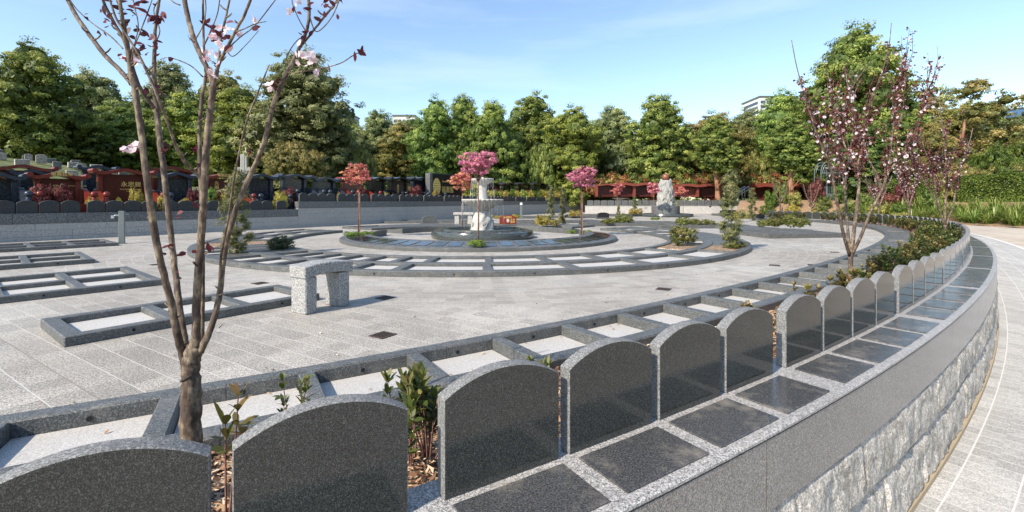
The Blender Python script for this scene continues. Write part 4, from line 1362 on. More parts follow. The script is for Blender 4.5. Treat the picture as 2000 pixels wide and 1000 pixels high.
# ------------------------------------------------------------------ red tomb terraces far behind
M['red_far'] = granite('brown_red_granite', (.20,.05,.035), (.30,.09,.06), (.1,.02,.015), rough=.4, cell=.02, spec=.3)
M['red_dim'] = granite('dark_red_panel', (.07,.015,.012), (.12,.03,.025), (.03,.008,.008), rough=.3, cell=.02, spec=.3)
def red_terrace(x0, x1, yt, yb, d, lb, mat='red_far', bay=1.9):
    W = (x1-x0)/900*d; zt = H-(yt-HY)/900*d; zb = H-(yb-HY)/900*d
    rt = empty('tomb_terrace', ((x0-1000)/900*d, d, zb)); tag(rt, lb, 'tomb terrace')
    hh = zt-zb; q = random.Random(x0)
    n = max(1, int(W/bay))
    for i in range(n+1):
        x = W*i/n; MB().box(x-.12, x+.12, -.25, .299, 0, hh-.18).build('pillar', M[mat], rt)
    for i in range(n):
        a_ = W*i/n; b_ = W*(i+1)/n; up = []; lo = []; lift = q.choice((0, .0, .12, .25))
        MB().box(a_+.121, b_-.121, .3, .5, 0, hh-.18).build('panel', M['red_dim' if mat == 'red_far' and q.random() < .6 else mat], rt)
        for k in range(11):
            u = -1+2*k/10; x = (a_+b_)/2+u*(b_-a_)/2*.99; z = lift+hh-.12+.12*math.exp(-(u/.5)**2); up.append((x, z)); lo.append((x, z-.14-lift))
        MB().prism_xz(lo+up[::-1], -.5, 1.0).build('roof', M[mat], rt)
    return rt
red_terrace(1070, 1158, 360, 386, 62, 'dark tomb row behind the planting right of the pink standard tree', 'black')
red_terrace(1088, 1112, 350, 372, 64, 'pair of red tomb posts and lintel left of the rightmost large pink tree')
red_terrace(1086, 1104, 362, 384, 60, 'small red tomb with post and lintel below the dark far row')
red_terrace(1165, 1275, 359, 384, 50, 'long low red granite tomb terrace left of the statue')
red_terrace(1318, 1405, 361, 384, 50, 'long low red granite tomb terrace right of the statue')
red_terrace(1470, 1600, 362, 386, 50, 'long low dark red terrace behind the garden arch')
for i, (x, y, d, lb) in enumerate([(1886, 364, 38, 'rounded red-brown tomb roof peeping over the clipped hedge'), (1978, 349, 38, 'second rounded red-brown tomb roof above the hedge at the right edge')]):
    o = MB(); n = 12; o.smooth = 'auto'
    vs = []; 
    prof = [(.55*math.cos(q), .36*math.sin(q)) for q in np.linspace(0, math.pi, n)]
    prof_in = [(.40*math.cos(q), .22*math.sin(q)) for q in np.linspace(math.pi, 0, n)]
    o.prism_xz(prof+prof_in, -.6, .6)
    c = pd(x, y, d); oo = o.build('tomb_roof', M['red'], None, (c.x, c.y, c.z-.1), .5); tag(oo, lb, 'tomb')
    MB().box(-.5, .5, -.5, .5, -1.8, .0).build('base', M['red'], oo)

# ------------------------------------------------------------------ old graves on the hillside at left
rg = random.Random(21)
OLD = [stone_mesh('old_headstone', .75, .7, .85, .2, ('tan_stone', 'tan_stone'), .02), stone_mesh('old_headstone', .8, .55, .56, .3, ('tan_stone', 'pale_stone'), .02), stone_mesh('old_headstone', .7, .8, .82, .2, ('curb', 'tan_stone'), .02)]
for rank in range(9):
    off = -8.6-rank*1.5
    s = WC.s_px(-30, off)+rg.uniform(0, 1); se_ = WC.s_px(470, off)
    while s < se_:
        if rg.random() < .8:
            p = WC.at(s, off+rg.uniform(-.2, .2)); z = z_terr(off, p.y)
            o = mesh_obj('old_headstone', rg.choice(OLD), None, loc=(p.x, p.y, z-.03), rz=WC.ang(s)+rg.uniform(-.1, .1), sc=rg.uniform(.4, .72))
            tag(o, 'weathered old headstone on the hillside cemetery behind the tombs at left', 'headstone', 'weathered headstones on the hillside')
        s += rg.uniform(.9, 1.6)
# white cross monuments
for i, (x, yt, yb, d, lb) in enumerate([(474, 302, 345, 34, 'white stone cross monument behind the tombs, between plum stems'), (481, 280, 338, 42, 'slim white statue on a column behind the cross monument')]):
    zt = H-(yt-HY)/900*d; zb = z_terr(-8, d); h_ = zt-zb
    p = Vector(((x-1000)/900*d, d, zb)); rt = empty('cross_monument' if i == 0 else 'column_statue', p, .4); tag(rt, lb, 'monument')
    if i == 0:
        MB().box(-.14, .14, -.12, .12, .5, h_).build('cross', M['pale_stone'], rt, bevel=.02)
        MB().box(-.5, .5, -.1, .1, h_*.66, h_*.66+.25).build('cross_arm', M['pale_stone'], rt, bevel=.02)
        MB().box(-.4, .4, -.4, .4, 0, .5).build('plinth', M['pale_stone'], rt, bevel=.02)
    else:
        mb = MB(); mb.smooth = 'auto'; mb.lathe([(.35, 0), (.3, h_*.5), (.22, h_*.55), (.24, h_*.7), (.17, h_*.85), (.08, h_*.9), (.11, h_*.94), (.02, h_)], 14); mb.build('figure_and_column', M['white_stone'], rt)

# ------------------------------------------------------------------ distant buildings
def tower(x0, x1, yt, d, lb, wall, glass, floors=8, bays=6, depth=25):
    W = (x1-x0)/900*d; zt = H-(yt-HY)/900*d
    rt = empty('distant_building', ((x0-1000)/900*d, d, -2)); tag(rt, lb, 'building')
    MB().box(0, W, 0, depth, 0, zt+2).build('wall', wall, rt)
    MB().box(-.6, W+.6, -.6, depth+.6, zt+2.01, zt+3.0).build('roof_slab', M['curb'], rt)
    fh = 3.4
    mb = MB()
    for k in range(floors):
        z = zt+2-1.0-(k+1)*fh
        for b_ in range(bays):
            x = W*(b_+.12)/bays; mb.box(x, x+W/bays*.76, -.12, -.01, z, z+2.1)
    mb.build('window_band', glass, rt)
    mb = MB()
    for k in range(floors):
        z = zt+2-1.0-(k+1)*fh
        mb.box(-.12, -.01, depth*.1, depth*.9, z, z+2.1)
    mb.build('window_band', glass, rt)
gl = plain('window_glass', (.05,.08,.12), .08)
gb = plain('blue_glass', (.08,.16,.30), .08)
ww = plain('white_render', (.72,.72,.70), .7)
tower(768, 810, 227, 330, 'white apartment block rising behind the trees left of centre', ww, gl, bays=5)
tower(1484, 1556, 190, 330, 'white apartment tower with dark top behind the trees right of centre', ww, gl)
tower(1828, 1846, 192, 400, 'small white tower top between the gum trees at right', ww, gl, bays=2)
tower(1994, 2060, 212, 360, 'blue glass tower at the right edge of the photo', gb, gl)
tower(655, 682, 222, 380, 'grey tower peeping behind the big dark tree at left', plain('grey_render', (.3,.33,.38), .6), gl, bays=3)
# ================================================================== vegetation
GR = {
 'deep':  foliage('deep_green_leaves', [(.018,.035,.008), (.04,.07,.012), (.075,.11,.02), (.12,.15,.03)], gain=2.4, nscale=.35),
 'mid':   foliage('mid_green_leaves', [(.03,.055,.01), (.07,.115,.018), (.12,.17,.028), (.19,.22,.05)], gain=2.4, nscale=.35),
 'lime':  foliage('yellow_green_leaves', [(.05,.08,.012), (.12,.17,.02), (.20,.25,.03), (.30,.32,.06)], gain=1.5, nscale=.35),
 'grey':  foliage('grey_green_leaves', [(.04,.055,.02), (.08,.105,.035), (.14,.165,.06), (.21,.22,.10)], gain=2.4, nscale=.35),
 'olive': foliage('olive_leaves', [(.045,.055,.012), (.10,.11,.022), (.17,.165,.035), (.24,.21,.06)], gain=2.4, nscale=.35),
 'rust':  foliage('rusty_leaves', [(.08,.035,.012), (.18,.075,.02), (.28,.12,.03), (.22,.18,.04)], gain=1.5, nscale=.5),
 'yellow':foliage('golden_leaves', [(.20,.20,.02), (.38,.36,.03), (.52,.47,.06), (.60,.55,.16)], nscale=2),
 'shrub': foliage('shrub_leaves', [(.04,.08,.012), (.10,.16,.02), (.22,.24,.04), (.36,.32,.09)], nscale=3, spec=.5, rough=.35),
 'bronze':foliage('bronze_leaves', [(.03,.06,.012), (.08,.13,.02), (.17,.21,.04), (.30,.24,.07)], nscale=3, spec=.5, rough=.35),
 'maroon':foliage('maroon_leaves', [(.05,.02,.015), (.13,.035,.025), (.25,.07,.04), (.34,.15,.10)], nscale=2),
 'needle':foliage('needle_leaves', [(.07,.10,.035), (.15,.19,.055), (.24,.27,.09), (.36,.36,.16)], nscale=2),
 'pink':  foliage('pink_leaves', [(.44,.09,.12), (.66,.19,.23), (.74,.30,.34), (.72,.40,.20)], nscale=3, obj_var=.08),
 'magenta':foliage('magenta_leaves', [(.42,.08,.13), (.64,.17,.24), (.72,.30,.36), (.50,.20,.12)], nscale=3, obj_var=.08),
 'coral': foliage('coral_leaves', [(.42,.09,.08), (.62,.18,.15), (.68,.30,.15), (.58,.38,.14)], nscale=3, obj_var=.08),
 'moss':  foliage('bright_moss_leaves', [(.05,.13,.01), (.12,.26,.02), (.20,.36,.04), (.30,.42,.08)], nscale=3, obj_var=.08),
 'blade': foliage('strap_leaves', [(.04,.10,.012), (.10,.20,.02), (.20,.31,.04), (.36,.42,.10)], nscale=1.2, spec=.5, rough=.35),
}
def set_mat(o, m):
    o.material_slots[0].link = 'OBJECT'; o.material_slots[0].material = m

# ---- background tree crowns: lumpy ovoids made of many lobes (8 m wide, 12 m tall)
def lobes_ovoid(seed, n, W=3.9, z0=1.6, z1=12.0, shape=.62, rl=(1.25, 2.0), open_=0):
    r = random.Random(seed); L = []
    for i in range(n):
        t = (i+.5)/n; z = z0+(z1-z0)*t
        env = W*(math.sin(math.pi*min(1, t*.82+.14))**shape)
        if t > .92: env *= .35
        a = i*2.399+r.uniform(-.5, .5); k = r.uniform(.35, .82) if not open_ else r.uniform(.5, .95)
        q = r.uniform(*rl)*(1-.2*max(0, t-.6)/.4)
        L.append((env*k*math.cos(a), env*k*math.sin(a), z, q*1.1, q*1.1, q*.85))
    if not open_:
        for i in range(5):
            t = i/4; L.append((0, 0, z0+1.3+(z1-z0-2.6)*t, W*.42, W*.42, 1.5))
    return L
CR = [crown('crown', lobes_ovoid(s_, n_, shape=sh_), 62000, .108, 100+s_, clump=.58, per=90, core=.66) for s_, n_, sh_ in ((1, 34, .55), (2, 38, .65), (3, 32, .45), (4, 40, .75))]
def bush_lobes(s_):
    q = random.Random(s_); L = []
    for i in range(13):
        a = i*2.4; k = math.sqrt((i+.5)/13)*3.0; L.append((k*math.cos(a), k*math.sin(a), 1.1+1.4*(1-k/3.2)+q.uniform(-.25, .25), q.uniform(1.0, 1.5), q.uniform(1.0, 1.5), q.uniform(.9, 1.2)))
    return L
CR_BUSH = [crown('crown', bush_lobes(s_), 34000, .075, 180+s_, clump=.36, per=70, core=.7) for s_ in (1, 2)]
CR_OPEN = [crown('crown', lobes_ovoid(s_, 15, W=4.6, z0=5.0, rl=(.9, 1.5), open_=1), 15000, .13, 140+s_, clump=.5, per=60, gap=.15, core=.4) for s_ in (11, 12)]
rt_ = random.Random(77)
TK = []
for i in range(3):
    mb = limb_tree(MB(), random.Random(40+i), (0, 0, -.5), (rt_.uniform(-.4, .4), rt_.uniform(-.4, .4), 10.2), .26, 9, 3.6); mb.smooth = True
    me = mb.mesh('trunk'); me.materials.append(M['bark']); TK.append(me)
def bgtree(label, x, yt, hw, d, cr, mat, bark='bark', zb=0.0, tk=None, base_y=None, group='trees behind the garden', squash=1.0, rz=None, name='broadleaf_tree'):
    zt = H-(yt-HY)/900*d
    hgt = zt-zb; sx = hw/900*d/3.4; sz = hgt/13.25
    if cr in CR_BUSH: sx = hw/900*d/4.1; sz = hgt/3.8
    rt = empty(name, ((x-1000)/900*d, d, zb), rt_.uniform(0, 6.28) if rz is None else rz)
    tag(rt, label, 'tree', group)
    o = mesh_obj('crown', cr, M['bark'] if False else None, rt, sc=(sx, sx*squash, sz))
    if not cr.materials: cr.materials.append(GR['mid'])
    set_mat(o, GR[mat])
    if cr in CR_BUSH: sz = sz*.22
    t = mesh_obj('trunk', rt_.choice(TK) if tk is None else TK[tk], None, rt, sc=(sx, sx, sz))
    set_mat(t, M[bark])
    return rt
T = [
 # x, top y, half width px, distance, crown, leaf, label
 (-8, 130, 60, 40, 1, 'mid', 'tall dense tree cut by the left edge of the photo'),
 (62, 82, 74, 38, 0, 'mid', 'tall rounded dark green tree at far left, highest of the left group'),
 (175, 135, 62, 58, 2, 'grey', 'grey-green tree behind the left stems of the foreground plum'),
 (150, 215, 55, 41, 3, 'deep', 'lower dark tree just right of the tall far-left tree'),
 (245, 190, 62, 45, 1, 'mid', 'leafy tree directly behind the leftmost plum stem'),
 (330, 118, 58, 60, 3, 'grey', 'open grey-green tree seen high between the plum stems'),
 (365, 180, 58, 46, 0, 'lime', 'bright yellow-green tree between the middle plum stems'),
 (440, 140, 55, 60, 2, 'olive', 'brownish tree top behind the middle plum fork'),
 (470, 165, 62, 45, 1, 'lime', 'yellow-green tree right of the middle plum stem'),
 (592, 100, 92, 44, 2, 'grey', 'very large dark broad tree behind the right plum stem'),
 (575, 262, 62, 38, 0, 'olive', 'low olive-brown spreading tree under the large dark one'),
 (655, 215, 50, 56, 3, 'deep', 'dark tree in the gap right of the very large tree'),
 (738, 212, 50, 62, 3, 'grey', 'open tree left of the white apartment block'),
 (700, 262, 42, 50, 1, 'olive', 'small autumn-tinted tree behind the leftmost pink standard tree'),
 (782, 236, 44, 58, 2, 'olive', 'small brownish tree below the white apartment block'),
 (853, 190, 46, 54, 0, 'mid', 'tall narrow tree, first of the straight row right of the apartment block'),
 (905, 182, 48, 56, 3, 'mid', 'tall tree, second of the straight row behind the garden sign'),
 (962, 193, 48, 54, 1, 'mid', 'tall tree behind the fountain, third of the straight row'),
 (1042, 181, 56, 56, 2, 'mid', 'broad tall tree right of the fountain, fourth of the straight row'),
 (1118, 206, 56, 50, 0, 'lime', 'yellow-green tree behind the rightmost large pink standard tree'),
 (1060, 255, 48, 48, 3, 'mid', 'lower bushy tree in front of the broad fourth one'),
 (1198, 204, 48, 54, 1, 'grey', 'pointed tree left of the statue'),
 (1288, 182, 58, 50, 3, 'mid', 'tall dense tree right behind the statue'),
 (1240, 290, 40, 56, 2, 'olive', 'low tree in the gap left of the statue'),
 (1395, 218, 60, 52, 0, 'olive', 'rust-tinged rounded tree right of the statue'),
 (1458, 212, 50, 62, 1, 'grey', 'grey-green tree left of the apartment tower'),
 (1530, 176, 60, 50, 2, 'mid', 'rounded tree in front of the white apartment tower'),
 (1475, 265, 46, 46, 3, 'olive', 'lower bushy tree left of the garden arch'),
 (1668, 48, 88, 48, 1, 'mid', 'tallest tree of all, high dome behind the flowering plum'),
 (1610, 150, 60, 50, 0, 'mid', 'left shoulder tree beside the tallest dome tree'),
 (1745, 140, 60, 50, 3, 'mid', 'right shoulder tree beside the tallest dome tree'),
 (1680, 240, 70, 44, 2, 'deep', 'dark lower tree behind the flowering plum'),
 (1800, 240, 46, 46, 0, 'olive', 'brownish tree behind the second flowering plum'),
 (1858, 205, 58, 60, 2, 'olive', 'dense rounded tree low behind the tallest gum tree'),
 (1985, 225, 60, 62, 1, 'grey', 'dense grey-green tree behind the gum trees at the right edge'),
 (1925, 196, 50, 64, 3, 'mid', 'green tree filling the space between the two right gum trees'),
]
for x, yt, hw, d, c, mt, lb in T:
    if 1000 < x < 1640: d = max(d+5, 55)
    bk = 'bark_tan' if lb.startswith('rust') or 'garden arch' in lb else 'bark'
    zb = z_terr(-15, d-8) if x < 620 else (.3 if x < 1700 else .5)
    bgtree(lb, x, yt, hw, d, CR_BUSH[c % 2] if yt > 245 and hw < 63 else CR[c], mt, bk, zb, squash=.9)
for i, x in enumerate(range(-20, 1760, 64)):
    bgtree('background tree filling the gap between the nearer crowns', x+rt_.uniform(-12, 12), (rt_.uniform(225, 260) if x > 640 else rt_.uniform(190, 240)), 56, 68, CR[i % 4], ['olive', 'mid', 'grey', 'deep'][(i*7) % 4], 'bark', 1.0, group='background trees between the nearer crowns')
for i, (x_, y_) in enumerate([(30, 9), (33, 0), (27, -9), (38, 16), (20, -20), (40, -8)]):     # the trees across the road that the polished stones reflect
    r_ = bgtree('broad tree beyond the road, off the right of the photo', 1000, 160, 70, 40, CR[i % 4], 'mid', 'bark', .3, group='trees across the road')
    r_.location = (x_, y_, -.5)
bgtree('tall gum tree with bare forking limbs and an open crown at right', 1885, 148, 74, 52, CR_OPEN[0], 'olive', 'bark_tan', .5, name='gum_tree')
bgtree('thin-crowned gum tree near the right edge, lower than its neighbour', 1960, 196, 66, 56, CR_OPEN[1], 'grey', 'bark_tan', .5, name='gum_tree')
bgtree('open gum tree behind, left of the tallest gum', 1830, 150, 50, 66, CR_OPEN[1], 'grey', 'bark_tan', .5, name='gum_tree', rz=1)
for x, yt, hw, d, mt, lb in [(1935, 262, 60, 40, 'moss_d', 'bright green spreading bush under the gum trees at right'), (2010, 240, 60, 42, 'moss_d', 'bright green bush tree cut by the right edge'), (1960, 306, 66, 39, 'olive', 'rust-coloured low bush above the clipped hedge'), (1880, 305, 52, 39, 'olive', 'olive low bush above the left part of the clipped hedge'), (2035, 312, 56, 39, 'rust', 'rusty low bush at the right edge above the hedge')]:
    if mt == 'moss_d':
        if 'moss_d' not in GR: GR['moss_d'] = foliage('fresh_green_leaves', [(.03,.07,.008), (.07,.14,.012), (.12,.21,.02), (.19,.28,.03)], nscale=.5)
    bgtree(lb, x, yt, hw, d, CR_BUSH[rt_.randrange(2)], mt, 'bark', .9, name='bush', group='bushes above the hedge')
# two tan trunks that stand forward of the foliage
for x, yt, yb, d, lb in [(1400, 235, 412, 48, 'tree with a leaning orange-tan trunk right of the statue'), (1544, 240, 420, 44, 'tree with a straight orange-tan trunk between the yellow cypresses')]:
    rt = bgtree(lb, x, yt, 34, d, CR[2], 'mid', 'bark_tan', 0, tk=1, rz=0, name='tan_trunk_tree')
    for c in rt.children:
        if c.name.startswith('crown'): c.location.z = 3.6; c.scale.z *= .68
    mb = MB(); mb.smooth = True
    mb.tube([(-.6 if x == 1400 else 0, 0, 7), (-.2 if x == 1400 else .1, 0, 5), (0, 0, 3), (.2, 0, 1.2), (.25, 0, -.1)], [.12, .17, .2, .23, .30], 10); mb.build('stem', M['bark_tan'], rt)

# ---- generic shrub crowns
def dome(seed, n=7, sp=.35, r=(.22, .32), zz=.35):
    q = random.Random(seed)
    return [(q.uniform(-sp, sp), q.uniform(-sp, sp), zz*q.uniform(.7, 1.4), q.uniform(*r), q.uniform(*r), q.uniform(*r)*.9) for _ in range(n)]
SH_F = [crown('foliage', dome(s_), 5600, .042, 200+s_, clump=.13, per=28, shell=.55, narrow=.45) for s_ in (1, 2, 3)]
for s_ in SH_F: s_.materials.append(GR['shrub'])
def shrub(label, x, yb, wpx, hpx, mat, d=None, z=0.0, grp=None, name='shrub', k=None, cat='shrub'):
    p = px(x, yb, z) if d is None else Vector(((x-1000)/900*d, d, z))
    if d is None: d = p.y
    W = wpx/900*d; Hh = hpx/900*d
    rt = mesh_obj(name, SH_F[rt_.randrange(3) if k is None else k], None, None, p, rt_.uniform(0, 6), (W/1.12, W/1.12, Hh/.74))
    set_mat(rt, GR[mat]); tag(rt, label, cat, grp)
    return rt
# understory along the far side, dense dark and rusty planting
hedgeL = [(x, 0, 0) for x in ()]
for i, x in enumerate(range(640, 1000, 38)):
    shrub('dark green underplanting beneath the tree row behind the tombs', x, 0, 60, 44, ['deep', 'olive', 'mid'][i % 3], d=46, z=1.1, grp='underplanting behind the tombs', name='understory_shrub')
for i, x in enumerate(range(1160, 1760, 26)):
    shrub('rust and olive foliage planting above the far red terraces', x, 0, 52, 48, ['rust', 'olive', 'rust', 'deep'][i % 4], d=53, z=1.6, grp='planting above the red terraces', name='understory_shrub')
for i, x in enumerate(range(1250, 1600, 22)):
    shrub('bushy planting behind the bright low wall', x, 0, 30, 26, ['moss_d', 'deep', 'mid', 'maroon', 'lime'][(i*3) % 5], d=47.6+(i % 3)*.4, z=.2, grp='planting behind the bright low wall', name='bank_shrub')
for i, x in enumerate(range(1600, 1800, 20)):
    shrub('dark hedge-like planting behind the garden arch', x, 0, 34, 52, ['deep', 'deep', 'maroon'][i % 3], d=46, z=.1, grp='planting behind the garden arch', name='bank_shrub')
for i, x in enumerate(range(955, 1230, 13)):
    p_ = WC.at(WC.s_px(x, -.7), -.7)
    shrub('yellow-green low planting behind the far terrace headstones', x, 0, 22, 22, ['yellow', 'lime', 'yellow', 'moss_d'][i % 4], d=p_.y, z=1.25, grp='yellow planting on the terrace', name='terrace_shrub')
# golden and red plants between wall stones and tombs
for i, (x, dd, wpx, hpx, mt) in enumerate([(88, -.8, 22, 16, 'yellow'), (180, -.7, 20, 22, 'yellow'), (232, -.6, 14, 20, 'yellow'), (268, -.6, 20, 30, 'yellow'), (318, -.6, 16, 26, 'yellow'), (362, -.7, 20, 18, 'yellow'),
        (412, -.6, 24, 30, 'moss'), (442, -.6, 22, 26, 'yellow'), (530, -.6, 16, 12, 'yellow'), (550, -.6, 22, 24, 'yellow'), (662, -.6, 8, 14, 'yellow'), (745, -.6, 14, 10, 'yellow'), (757, -.6, 12, 12, 'yellow'), (850, -.6, 12, 16, 'yellow'), (1000, -.6, 10, 16, 'moss'), (985, -.6, 16, 14, 'yellow')]):
    s = WC.s_px(x, dd); p = WC.at(s, dd, .82 if x < 583 else 1.2)
    shrub('golden-leaved low plant between the terrace headstones and the tombs', x, 0, wpx, hpx*1.6, mt, d=p.y, z=p.z, grp='golden plants behind the terrace headstones', name='golden_plant')
for i, (x, w_, h_, lb) in enumerate([(103, 52, 44, 'red-leaved rounded bush in front of the first red tomb'), (377, 20, 34, 'small red-leaved bush beside the middle plum stems'), (566, 24, 32, 'small red-leaved bush before the blue speckled tomb'), (705, 22, 24, 'small red-leaved bush behind the leftmost pink tree trunk'), (814, 22, 26, 'small red-leaved bush left of the garden sign'), (968, 18, 20, 'small red-leaved bush right of the fountain column'), (1028, 18, 18, 'small red-leaved bush second right of the fountain')]):
    s = WC.s_px(x, -1.0); p = WC.at(s, -1.0, .95 if x < 583 else 1.25)
    shrub(lb, x, 0, w_, h_*1.25, 'maroon', d=p.y, z=p.z, name='red_leaved_bush')

# ---- pink standard trees
rp = random.Random(9)
def pink_tree(label, x, yb, yt, ybot, hw, mat, d=None, z=0.0, seed=0, stake=False, nl=5200, squash=1):
    p = px(x, yb, z) if d is None else Vector(((x-1000)/900*d, d, z))
    d = p.y; rt = empty('pink_standard_tree', p, 0); tag(rt, label, 'tree', 'small pink-leaved standard trees')
    zt = H-(yt-HY)/900*d - z; zc = H-(ybot-HY)/900*d - z; r = hw/900*d
    q = random.Random(seed); cz = (zt+zc)/2; hz = (zt-zc)/2
    lb = []
    for i in range(13):
        a = i*2.4; k = q.uniform(.2, .75); t = q.uniform(-.7, .75)
        rr = q.uniform(.30, .46)*r
        lb.append((r*k*math.cos(a)*math.sqrt(1-t*t*.8), r*k*math.sin(a)*math.sqrt(1-t*t*.8), cz+hz*t*.72, rr, rr, rr*.9))
    lb.append((0, 0, cz, r*.5, r*.5, hz*.55))
    me = crown('crown', lb, nl, .026*max(1, d/13), seed+300, clump=r*.16, per=26, shell=.5, narrow=.6, gap=.15)
    me.materials.append(GR[mat]); mesh_obj('crown', me, None, rt)
    mb = MB(); mb.smooth = True
    mb.tube([(0, 0, -.02), (.01, .0, zc*.5), (0, 0, zc+.1)], [.022, .018, .016], 8)
    for i in range(7):
        a = i*.9+seed; mb.tube([(0, 0, zc-.05), (r*.3*math.cos(a), r*.3*math.sin(a), zc+hz*.5), (r*.6*math.cos(a), r*.6*math.sin(a), cz+hz*.3)], [.012, .008, .004], 5)
    mb.build('trunk', M['bark_red'], rt)
    if stake: MB().box(.03, .062, -.016, .016, 0, zc*.93).build('stake', M['stake'], rt)
    return rt
pink_tree('small pink-leaved standard tree with a thin bare trunk left of the fountain', 700, 459, 315, 368, 29, 'coral', seed=1, z=.1, stake=True)
pink_tree('pink-leaved standard tree directly in front of the fountain, largest crown', 934, 486, 294, 352, 38, 'pink', d=11.85, z=.12, seed=2, nl=9000)
pink_tree('pink-leaved standard tree standing just behind the fountain on its left', 903, 446, 333, 375, 26, 'coral', d=20.6, z=.12, seed=3)
pink_tree('magenta-leaved standard tree with a staked trunk right of the fountain', 1135, 457, 324, 370, 28, 'magenta', seed=4, z=.1, stake=True)
pink_tree('small coral standard tree left of the statue, farther back', 1206, 420, 356, 382, 13, 'coral', d=36, z=0, seed=5, nl=2400)
pink_tree('small pink standard tree close on the left of the statue', 1276, 420, 356, 380, 14, 'pink', d=36, z=0, seed=6, nl=2400)
pink_tree('small coral standard tree close on the right of the statue', 1334, 418, 362, 384, 12, 'coral', d=37, z=0, seed=7, nl=2400)
for x, lb in ((686, 'bright green cushion plant left of the leftmost pink tree trunk'), (715, 'bright green cushion plant right of the leftmost pink tree trunk')):
    shrub(lb, x, 462, 26, 11, 'moss', z=.12, name='cushion_plant')
shrub('bright green cushion plant around the trunk of the front pink tree', 932, 487, 34, 15, 'moss', d=11.75, z=.12, name='cushion_plant')
for x, w_, lb in ((1118, 20, 'bright green low cushion left of the magenta tree trunk'), (1150, 14, 'bright green low cushion right of the magenta tree trunk')):
    shrub(lb, x, 456, w_, 7, 'moss', z=.12, name='cushion_plant')

# ---- feathery young conifers / bottlebrush columns
def spire_mesh(seed, n, hgt=1.0, w=.2, leaf=.03):
    q = random.Random(seed); lb = []
    for i in range(n):
        t = i/(n-1); a = i*2.4; e = w*(.45+.55*math.sin(math.pi*min(1, t*1.1+.05)))*(1-.55*t)*q.uniform(.6, 1.3)
        lb.append((e*.75*math.cos(a), e*.75*math.sin(a), hgt*(.06+.90*t), w*.36, w*.36, hgt*.055))
    me = crown('foliage', lb, 6500, leaf, seed+500, clump=w*.26, per=22, shell=.8, narrow=.16, up=.6, gap=.2)
    me.materials.append(GR['needle']); return me
SP = [spire_mesh(31, 20, 1, .19), spire_mesh(32, 16, 1, .14)]
def conifer(label, x, yb, yt, wpx, d=None, z=0.0, k=0, mat='needle'):
    p = px(x, yb, z) if d is None else Vector(((x-1000)/900*d, d, z)); d = p.y
    Hh = H-(yt-HY)/900*d-z; W = wpx/900*d
    rt = empty('feathery_conifer', p, rt_.uniform(0, 6)); tag(rt, label, 'conifer')
    o = mesh_obj('foliage', SP[k], None, rt, sc=(W/.29, W/.29, Hh)); set_mat(o, GR[mat])
    MB().tube([(0, 0, 0), (.0, .01, Hh*.9)], [.018, .005], 6).build('trunk', M['bark'], rt)
conifer('feathery young conifer in the ring bed, crossed by the right plum stem', 462, 497, 338, 50, z=.05)
conifer('feathery young conifer at the right end of the ring bed', 1428, 486, 338, 38, z=.05)
conifer('slim feathery conifer left of the two behind the fountain at right', 1076, 442, 362, 20, k=1)
conifer('slim feathery conifer right of the two behind the fountain at right', 1100, 440, 366, 18, k=1)
conifer('slim feathery conifer before the bright low wall at right', 1469, 431, 368, 20, k=1)
conifer('small feathery conifer left of the statue pedestal', 1240, 418, 385, 14, k=1)
conifer('small feathery conifer behind the ring bed near the middle', 1208, 436, 400, 10, k=1)
for i, (x, yt, lb) in enumerate([(1507, 318, 'golden columnar cypress, leftmost of five far behind'), (1526, 326, 'golden columnar cypress, second from left of five'), (1575, 345, 'golden columnar cypress left of the garden arch'), (1718, 335, 'golden columnar cypress behind the flowering plum, left of two'), (1742, 330, 'golden columnar cypress behind the flowering plum, right of two'), (1484, 352, 'short golden cypress by the far handrail')]):
    d = 56
    conifer(lb, x, 0, yt, 9, d=d, z=1.4, k=1, mat='yellow')

